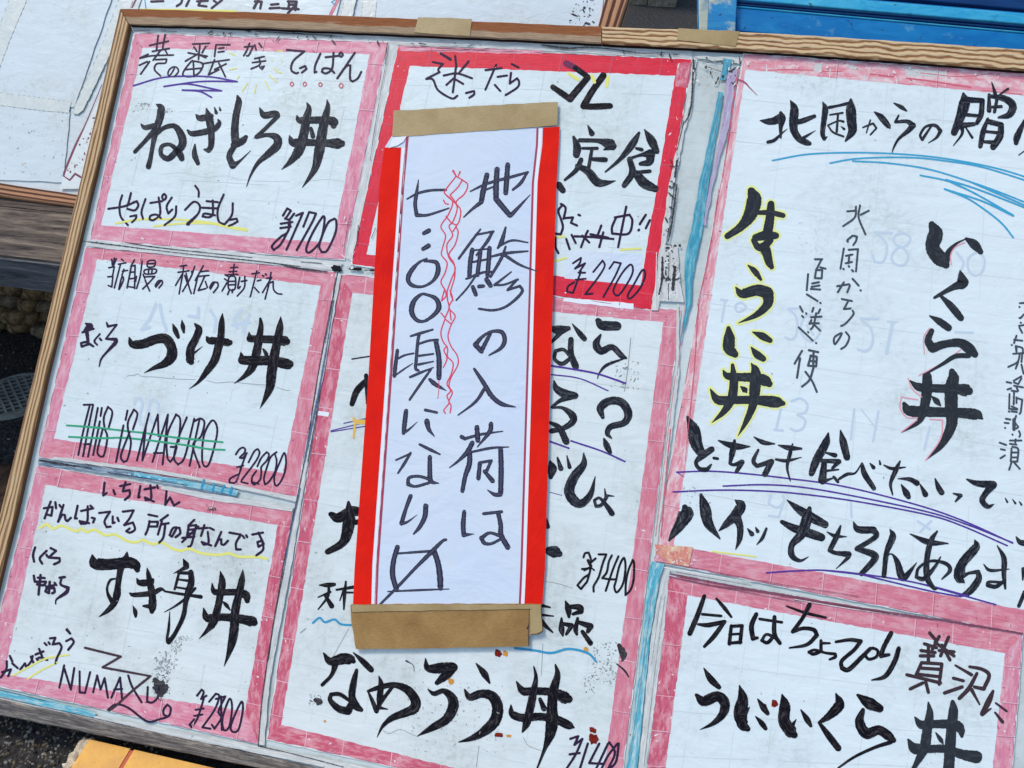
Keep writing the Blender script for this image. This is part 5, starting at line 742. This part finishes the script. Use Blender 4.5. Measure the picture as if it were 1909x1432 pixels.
gridslab(s, [((x, y), (x + 7, y)) for x, y in [(749, 275), (745, 340), (720, 700), (695, 1052), (693, 1127)]], 'notice_white', 'white_line', s.root, 0.00015, 1, 40, 0.00005)
gridslab(s, [((x, y), (x + 5, y)) for x, y in [(757, 255), (749, 340), (726, 700), (701, 1052), (698, 1127)]], 'crimson', 'thin_line', s.root, 0.00015, 1, 40, 0.00005)
R0 = [(1012, 238), (1011, 270), (1001.5, 340), (991.5, 700), (980, 1060), (977.6, 1127)]
gridslab(s, list(zip(R0, RGT)), 'red_print', 'red_stripe', s.root, 0.0001, 2, 40, 0.00005)
gridslab(s, [((x, y), (x + 6, y)) for x, y in [(1004.5, 239), (1003.5, 270), (996, 340), (985.5, 700), (974.5, 1060), (971.5, 1127)]], 'notice_white', 'white_line', s.root, 0.00015, 1, 40, 0.00005)
gridslab(s, [((x, y), (x + 3.8, y)) for x, y in [(1000, 239), (999, 270), (991.5, 340), (981, 700), (970, 1060), (967, 1127)]], 'crimson', 'thin_line', s.root, 0.00015, 1, 40, 0.00005)
o = slab(s, [(733, 256), (758, 254), (752, 264), (741, 271), (725, 276)], 0.0002, 'notice_white', 'curled_corner', s.root, dh=0.0009, n=8)
s = Sheet('tt', (731, 254), 0.0044, '', '', '')
o = slab(s, [(734, 206), (760, 205.5), (900, 197), (1040, 190), (1039, 233), (960, 240), (860, 247), (760, 254), (731, 254)], 0.0009, 'tape', 'tape_strip', n=9, jit=0.5); tag(o, 'light brown tape strip holding the upper end of the red striped notice', 'tape', 'tape strips on the notice')
s2 = Sheet('tb', (663.5, 1210), 0.0046, '', '', '')
o = slab(s2, [(653.5, 1127), (820, 1125.5), (1009, 1126), (1010, 1150), (1012, 1178), (1004, 1183), (992, 1183), (986, 1186), (985, 1205), (900, 1207), (760, 1209.5), (663.5, 1210), (655, 1160)], 0.0012, 'tape_dark', 'tape_strip', n=9, jit=0.6); tag(o, 'wide darker brown tape strip with folded edge at the notice foot', 'tape', 'tape strips on the notice')
s2.root = o
slab(s2, [(655, 1128), (820, 1126.5), (1008, 1127.5), (1008, 1134), (960, 1135.5), (775, 1139), (657, 1141)], 0.0004, 'tape', 'folded_edge', o, dh=0.0007, n=12, jit=0.7)
strokes(s2, 'tear', 'grime', T1, 1.4, "987,1134,1 986,1160,1.2 985,1184,1.6 986,1204;987,1134 1003,1141,1;983,1172,3 986,1165,2", 0.0003)
slab(s2, [(988, 1136), (1008, 1134), (1011, 1176), (1001, 1181), (989, 1182)], 0.0004, 'tape', 'torn_flap', o, dh=0.0010, n=8, jit=0.6)
# ------------------------------------------------------------------ board standing behind
S2 = Sheet('b2', (700, 420), -0.085, '', '', ''); 
b2 = bpy.data.objects.new('menu_board', None); scene.collection.objects.link(b2); b2.matrix_world = S2.matrix(); S2.root = b2
tag(b2, 'weathered framed sign board standing behind, showing at the left and top edges', 'sign board')
slab(S2, [(-160, -130), (1170, -130), (1118, 60), (1062, 498), (-160, 322)], 0.008, 'paper_back', 'backing_panel', b2, n=80)
rail(S2, [(-200, 334), (0, 365), (137, 385), (1050, 520)], [(-200, 311), (0, 341), (139, 362), (1055, 497)], S2.h + 0.007, S2.h - 0.012, 'back_rail', 'frame_rail', b2)
rail(S2, [(1205, -130), (1169, 0), (1152, 52), (1062, 520)], [(1165, -130), (1128, 0), (1115, 48), (1030, 500)], S2.h + 0.007, S2.h - 0.012, 'back_rail', 'frame_rail', b2)
def back_sheet(pts, mat, label, h, name='paper_sheet', jit=0.8):
    s = Sheet('x', pts[-1], S2.h + h, '', '', ''); o = slab(s, pts, 0.0006, mat, name, n=14, jit=jit); s.root = o; tag(o, label, 'paper', 'papers on the rear board'); return s
q = back_sheet([(46, -60), (228, -60), (138, 200), (-40, 175), (-30, 130)], 'paper_back', 'blank white paper at the upper left of the rear board', 0.0014)
q = back_sheet([(-60, 190), (130, 210), (118, 340), (-60, 332)], 'paper_back', 'blank speckled white paper low on the rear board, beside the wooden frame', 0.0014)
smd = lambda s, reg, mat, n, r, seed: flecks(s, reg, mat, n, 0.5, r, seed, 'dirt_speck', 0.0006, 1.5)
smd(q, [((-10, 220), (60, 220), (60, 330), (-10, 330))], 'ochre_spot', 14, 1.3, 5); smd(q, [((-10, 220), (120, 220), (120, 330), (-10, 330))], 'grime_soft', 60, 1.6, 6)
q = back_sheet([(262, -60), (650, -60), (618, 60), (210, 60)], 'paper', 'paper with black brush characters showing above the top rail', 0.0014); SH['b3'] = q
strokes(q, 'red_edge', 'rose', T1, 6, "640,-20 616,28", 0.0006); strokes(q, 'highlight', 'yellow', T1, 3, "262,18,4 360,19,4 440,21", 0.0006); strokes(q, 'blue_mark', 'blue', T1, 2, "628,-2 618,4 626,10;270,0 272,16", 0.0006)
q = back_sheet([(262, 2), (240, 60), (150, 352), (112, 352), (122, 318), (196, 160), (246, 20), (252, -20), (268, -20)], 'paper_dirty', 'narrow red edged paper strip behind the left rail of the front board', 0.0026)
strokes(q, 'red_edge', 'grime_plum', T1, 3.4, "258,-10 246,14", 0.0006); strokes(q, 'red_edge', 'grime_plum', T1, 3.4, "190,158,1.5 160,230,2.6 142,268,4 122,316,4 119,326;118,328,2 130,336,3 140,324,4 150,330", 0.0006); flecks(q, [((190, 190), (200, 200), (140, 335), (122, 320))], 'grime_plum', 60, 0.5, 2.4, 8, 'dirt_speck', 0.0008)
q = back_sheet([(712, -60), (1130, -60), (1118, 60), (690, 60)], 'paper_back', 'blank bluish white paper above the top rail, right of the brush characters', 0.0014)
smd(q, [((1070, -5), (1115, -5), (1105, 50), (1060, 50))], 'grime', 60, 3.0, 9)
def tape_on(pts, label, h=0.0017):
    s = Sheet('x', pts[-1], S2.h + h, '', '', ''); o = slab(s, pts, 0.0004, 'clear_tape', 'clear_tape', n=8, jit=1.0, seed=int(pts[0][0]) % 50); s.root = o; tag(o, label, 'tape', 'clear tape on the rear board')
    e = ';'.join('%.1f,%.1f,%.1f %.1f,%.1f' % (a[0] + (b[0] - a[0]) * t, a[1] + (b[1] - a[1]) * t, 0.9, a[0] + (b[0] - a[0]) * (t + .06), a[1] + (b[1] - a[1]) * (t + .06)) for a, b in zip(pts, pts[1:] + pts[:1]) for t in (0.03, 0.14, 0.25, 0.4, 0.5, 0.66, 0.78, 0.9)); strokes(s, 'dirty_edge', 'edge_soft', T1, 1, e, 0.0005, jit=0.4)
tape_on([(-20, 170), (60, 180), (133, 190), (130, 200), (128, 211), (60, 204), (-20, 194)], 'clear tape strip running level across the rear board')
tape_on([(228, -20), (256, -20), (220, 70), (155, 205), (145, 213), (136, 212), (140, 196), (190, 84)], 'clear tape strip slanting down beside the front frame corner')
tape_on([(24, -20), (58, -20), (22, 66), (-10, 150), (-20, 100)], 'clear tape strip at the extreme upper left')
tape_on([(680, -20), (705, -20), (698, 40), (672, 40)], 'short clear tape strip above the top rail near the middle')
tape_on([(648, -20), (668, -20), (655, 40), (632, 40)], 'dotted clear tape strip right of the brush characters', 0.0019)
def clusters(txt, w0, tile, gap):
    k = 1909.0 / tile[2]; items = [t for t in txt.replace('\n', '').split(';') if t.strip()]
    ln_ = []; w = w0
    for t in items:
        pts = parse(t, w0)[0]; dense = []
        for a, b in zip(pts, pts[1:] or pts): 
            n = max(1, int(math.hypot(b[0] - a[0], b[1] - a[1]) / k / 4)); dense += [(a[0] + (b[0] - a[0]) * u / n, a[1] + (b[1] - a[1]) * u / n, a[2] + (b[2] - a[2]) * u / n) for u in range(n + 1)]
        ln_.append(np.array(dense) / k)
    par = list(range(len(items)))
    def find(i):
        while par[i] != i: i = par[i]
        return i
    for i in range(len(items)):
        for j in range(i):
            if find(i) == find(j): continue
            A_, B_ = ln_[i], ln_[j]; d = np.hypot(A_[:, None, 0] - B_[None, :, 0], A_[:, None, 1] - B_[None, :, 1]) - A_[:, None, 2] / 2 - B_[None, :, 2] / 2
            if d.min() < gap: par[find(i)] = find(j)
    out = {}
    for i, t in enumerate(items): out.setdefault(find(i), []).append(t)
    return [';'.join(v) for v in out.values()]
GAP = {'brush_lettering': 6.0, 'pen_lettering': 3.2, 'price_lettering': 4.0, 'show_through_print': 3.0, 'highlight': 2.5, 'underline': 2.0, 'wavy_line': 4.0}
PN = {'brush_lettering': 'brush_character', 'pen_lettering': 'pen_character', 'price_lettering': 'price_character', 'show_through_print': 'show_through_digit'}
# text on all sheets
for key, part, inkm, tile, w0, txt in STROKES:
    s = SH[key]; dh = 0.0010 if key != 'n' else 0.0005
    if inkm == 'yellowpale': continue
    if inkm == 'brushgrey' and tile in ((1250, 340, 480), (1250, 600, 480)):   # these words were first drawn broader in pale yellow
        wide = ';'.join(' '.join('%g,%g,%g' % (x, y, w + 34) for x, y, w in st) for st in parse(txt, w0))
        strokes(s, 'yellow_outline', 'yellowpale', tile, 60, wide, 0.0005, jit=0.12, lift=0.0000015)
    for t in clusters(txt, w0, tile, GAP.get(part, 2.0) * (1.7 if inkm == 'marker' else 1)):
        strokes(s, PN.get(part, part), inkm, tile, w0, t, dh if inkm != 'ghost' else 0.00035, jit=0.05 if 'brush' in inkm else 0.09)
# ------------------------------------------------------------------ weathered bench plank under the rear board, rough stones, iron cover
zt = float(b2w(P(0, 365, S2.h + 0.007))[2]) - 0.004
fe = W(0, 475, zt); y0 = float(fe[1]); zb = float(WY(0, 529, y0)[2]); yb = float(W(0, 372, zt)[1]) + 0.20
pl = bpy.data.objects.new('bench', None); scene.collection.objects.link(pl); pl.location = (-0.9, y0 + 0.05, GZ); tag(pl, 'weathered grey timber bench that carries the rear board', 'bench')
def loc(x, y, z): return (x + 0.9, y - y0 - 0.05, z - GZ)
wd = (yb - y0) / 3
for i in range(3): 
    o = box('plank', 'weathered_timber', pl, loc(-2.2, y0 + wd * i + (0.001 if i else 0), zb), loc(1.2, y0 + wd * (i + 1) - 0.004, zt - 0.002 * (i % 2))); bevel(o, 0.003)
o = box('fascia', 'slate_timber', pl, loc(-2.2, y0 - 0.004, zb), loc(1.2, y0 - 0.0004, zt - 0.003)); bevel(o, 0.001)
for x in (-1.9, -0.2, 0.9): box('leg', 'grey_rail', pl, loc(x, y0 + 0.05, GZ), loc(x + 0.07, y0 + 0.12, zb - 0.0005)); 
gy = float(W(0, 690, GZ)[1])
wl = bpy.data.objects.new('rubble_wall', None); scene.collection.objects.link(wl); wl.location = (-1.2, gy + 0.1, GZ); tag(wl, 'low wall of rough brown stones under the bench', 'wall')
box('mortar', 'brown_stone', wl, (-0.6, 0.0, -0.01), (1.3, 0.12, 0.27))
rnd = random.Random(12); z = 0.0; row = 0
while z < 0.27:
    hgt = rnd.uniform(0.022, 0.038); x = -0.1 + rnd.uniform(0, .02)
    while x < 0.85:
        wdt = rnd.uniform(0.02, 0.055); o = lump('stone', rnd.choice(['brown_stone', 'brown_stone', 'grey_stone']), (x + wdt / 2, -0.002 + rnd.uniform(-.008, .008), z + hgt / 2), 1.0, row * 17 + x * 9, wl, (wdt / 2 * 0.95, 0.02, hgt / 2 * 0.92), 2, 0.45, 2.6); x += wdt
    z += hgt; row += 1
# round cast iron cover with raised diamond ribs
cc = W(32, 742, GZ); rr = 0.5 * abs(float(W(-14, 697, GZ)[1] - W(-14, 788, GZ)[1]))
ic = bpy.data.objects.new('iron_cover', None); scene.collection.objects.link(ic); ic.location = (float(cc[0]), float(cc[1]), GZ + 0.003); tag(ic, 'round cast iron cover with raised diamond ribs on the ground', 'drain cover')
def disc(name, mat, parent, r0, r1, z0, z1, n=64):
    vs = []; 
    for t in range(n):
        a = 2 * math.pi * t / n; c, s_ = math.cos(a), math.sin(a); vs += [(r0 * c, r0 * s_, z0), (r1 * c, r1 * s_, z0), (r1 * c, r1 * s_, z1), (r0 * c, r0 * s_, z1)]
    fs = []
    for t in range(n):
        u = (t + 1) % n; fs += [(t * 4 + a, t * 4 + (a + 1) % 4, u * 4 + (a + 1) % 4, u * 4 + a) for a in range(4)]
    return mesh_obj(name, vs, fs, mat, parent)
disc('plate', 'iron_pit', ic, 0.0005, rr * 0.95, -0.003, 0.001); disc('rim', 'cast_iron', ic, rr * 0.93, rr, -0.004, 0.006)
pit = 0.0105
ribs = []; kk = int(rr / pit) + 1
for sgn in (1, -1):
    for i in range(-kk, kk + 1):
        d = i * pit; a = sgn * math.radians(40); L = math.sqrt(max(0, (rr * 0.92) ** 2 - d * d))
        if L > 0.008: ribs.append((d, a, L))
rm = {}
for d, a, L in ribs:
    o = box('rib', 'cast_iron', ic, (-L, -0.0016, 0.0), (L, 0.0016, 0.0048 if a > 0 else 0.0050)); o.rotation_euler = (0, 0, a); o.location = (-math.sin(a) * d, math.cos(a) * d, 0.0)
# dark soil strip near the cover
vs = []; 
o = lump('soil_patch', 'dark_soil', (-0.72, -0.02, GZ - 0.002), 1.0, 3, None, (0.16, 0.07, 0.007), 4, 0.3, 2.0); tag(o, 'patch of dark brown soil on the ground beside the front board', kind='structure')
# ------------------------------------------------------------------ yellow painted kerb blocks in front
kz = -0.2735; ky = float(W(300, 1409, kz)[1]) 
kx0 = float(W(162, 1386, kz)[0]); kx1 = float(W(245, 1399, kz)[0])
for i, (a, b, lb) in enumerate(((kx0, kx1 - 0.0022, 'short yellow painted kerb block with a chalky broken end'), (kx1 + 0.0022, kx1 + 0.34, 'longer yellow painted kerb block right of the red joint'))):
    e = bpy.data.objects.new('kerb_block', None); scene.collection.objects.link(e); e.location = (a, ky, GZ); tag(e, lb, 'kerb block', 'yellow kerb blocks under the board')
    o = box('painted_body', 'yellow_paint', e, (0, -0.13, 0), (b - a, 0, kz - GZ)); bevel(o, 0.003, 3)
    if i == 0:
        for j in range(9): 
            l = lump('broken_chunk', 'chalky_filler', (-0.003 + rnd.uniform(-.003, .002), -0.004 - j * 0.011, 0.014 + rnd.uniform(-.002, .005)), 1.0, j * 2.3, e, (0.007, 0.008, 0.011), 3, 0.5, 2.0)
        o = box('joint_filler', 'red_joint', e, (b - a, -0.128, 0), (b - a + 0.0044, -0.001, kz - GZ - 0.0008))
# ------------------------------------------------------------------ blue enamelled steel frame behind, top right
S3 = Sheet('bl', (1500, 120), -0.06, '', '', ''); S3.h = -0.05; S3.o = P(1500, 140, -0.05)
bl = bpy.data.objects.new('steel_rack', None); scene.collection.objects.link(bl); bl.matrix_world = S3.matrix(); S3.root = bl
tag(bl, 'blue painted steel rack with ridged beam behind the top right corner', 'rack')
def bar(pts, dtop, thick, mat, name): 
    s = S3; vsx = subdiv(pts, 40); k = len(vsx)
    vs = [P(x, y, S3.h + dtop) - S3.o for x, y in vsx] + [P(x, y, S3.h + dtop) - S3.o - np.array([0, 0, thick]) for x, y in vsx]
    fs = [tuple(range(k))[::-1]] + [(i, (i + 1) % k, k + (i + 1) % k, k + i) for i in range(k)]
    o = mesh_obj(name, vs, fs, mat, bl); bevel(o, 0.001); return o
bar([(1300, -90), (1378, -90), (1371, 60), (1362, 180), (1296, 170), (1303, 60)], 0.012, 0.03, 'blue_enamel_worn', 'post')
bar([(1301.5, -88), (1326, -88), (1319, 60), (1316, 168), (1297.5, 168), (1303.5, 60)], 0.0126, 0.001, 'bare_metal', 'bare_edge')
X0, X1 = 1372, 2300
def ln(y0, s): return [(X0, y0 + (X0 - 1429) * s), (X1, y0 + (X1 - 1429) * s)]
def beam(ya, sa, yb_, sb, dt, th, mat, name): a = ln(ya, sa); b = ln(yb_, sb); bar([a[0], a[1], b[1], b[0]], dt, th, mat, name)
beam(-110, 0.05, -26, 0.09, -0.002, 0.02, 'blue_dark', 'upper_beam')
beam(-16, 0.085, 3.5, 0.085, 0.006, 0.02, 'blue_enamel_light', 'beam_lip')
beam(5.5, 0.086, 8.5, 0.086, 0.005, 0.02, 'blue_dark', 'ridge'); beam(10.5, 0.088, 13.5, 0.088, 0.005, 0.02, 'blue_dark', 'ridge'); beam(15.5, 0.09, 18, 0.09, 0.005, 0.02, 'blue_enamel_light', 'ridge')
beam(-18, 0.086, 75, 0.09, 0.001, 0.014, 'blue_enamel', 'web_plate'); beam(20, 0.09, 62, 0.085, 0.0045, 0.02, 'blue_enamel', 'beam_face'); beam(66, 0.085, 200, 0.085, 0.004, 0.02, 'blue_enamel', 'lower_flange')
# concrete blocks and dark ground in the gap between rear board and rack
for i, (pa, pb, ht, lb) in enumerate(((( 1172, 9), (1205, 12), 0.05, 'small grey concrete block in the dark gap, left one'), ((1207, 12), (1258, 16), 0.05, 'small grey concrete block in the dark gap, right one'))):
    a = W(*pa, GZ); b = W(*pb, GZ); e = box('concrete_block', 'concrete', None, (0, 0, 0), (float(b[0] - a[0]), 0.25, 0.3)); e.location = (float(a[0]), float(a[1]), GZ + 0.0005); bevel(e, 0.006); tag(e, lb, 'concrete block', 'concrete blocks behind the boards')
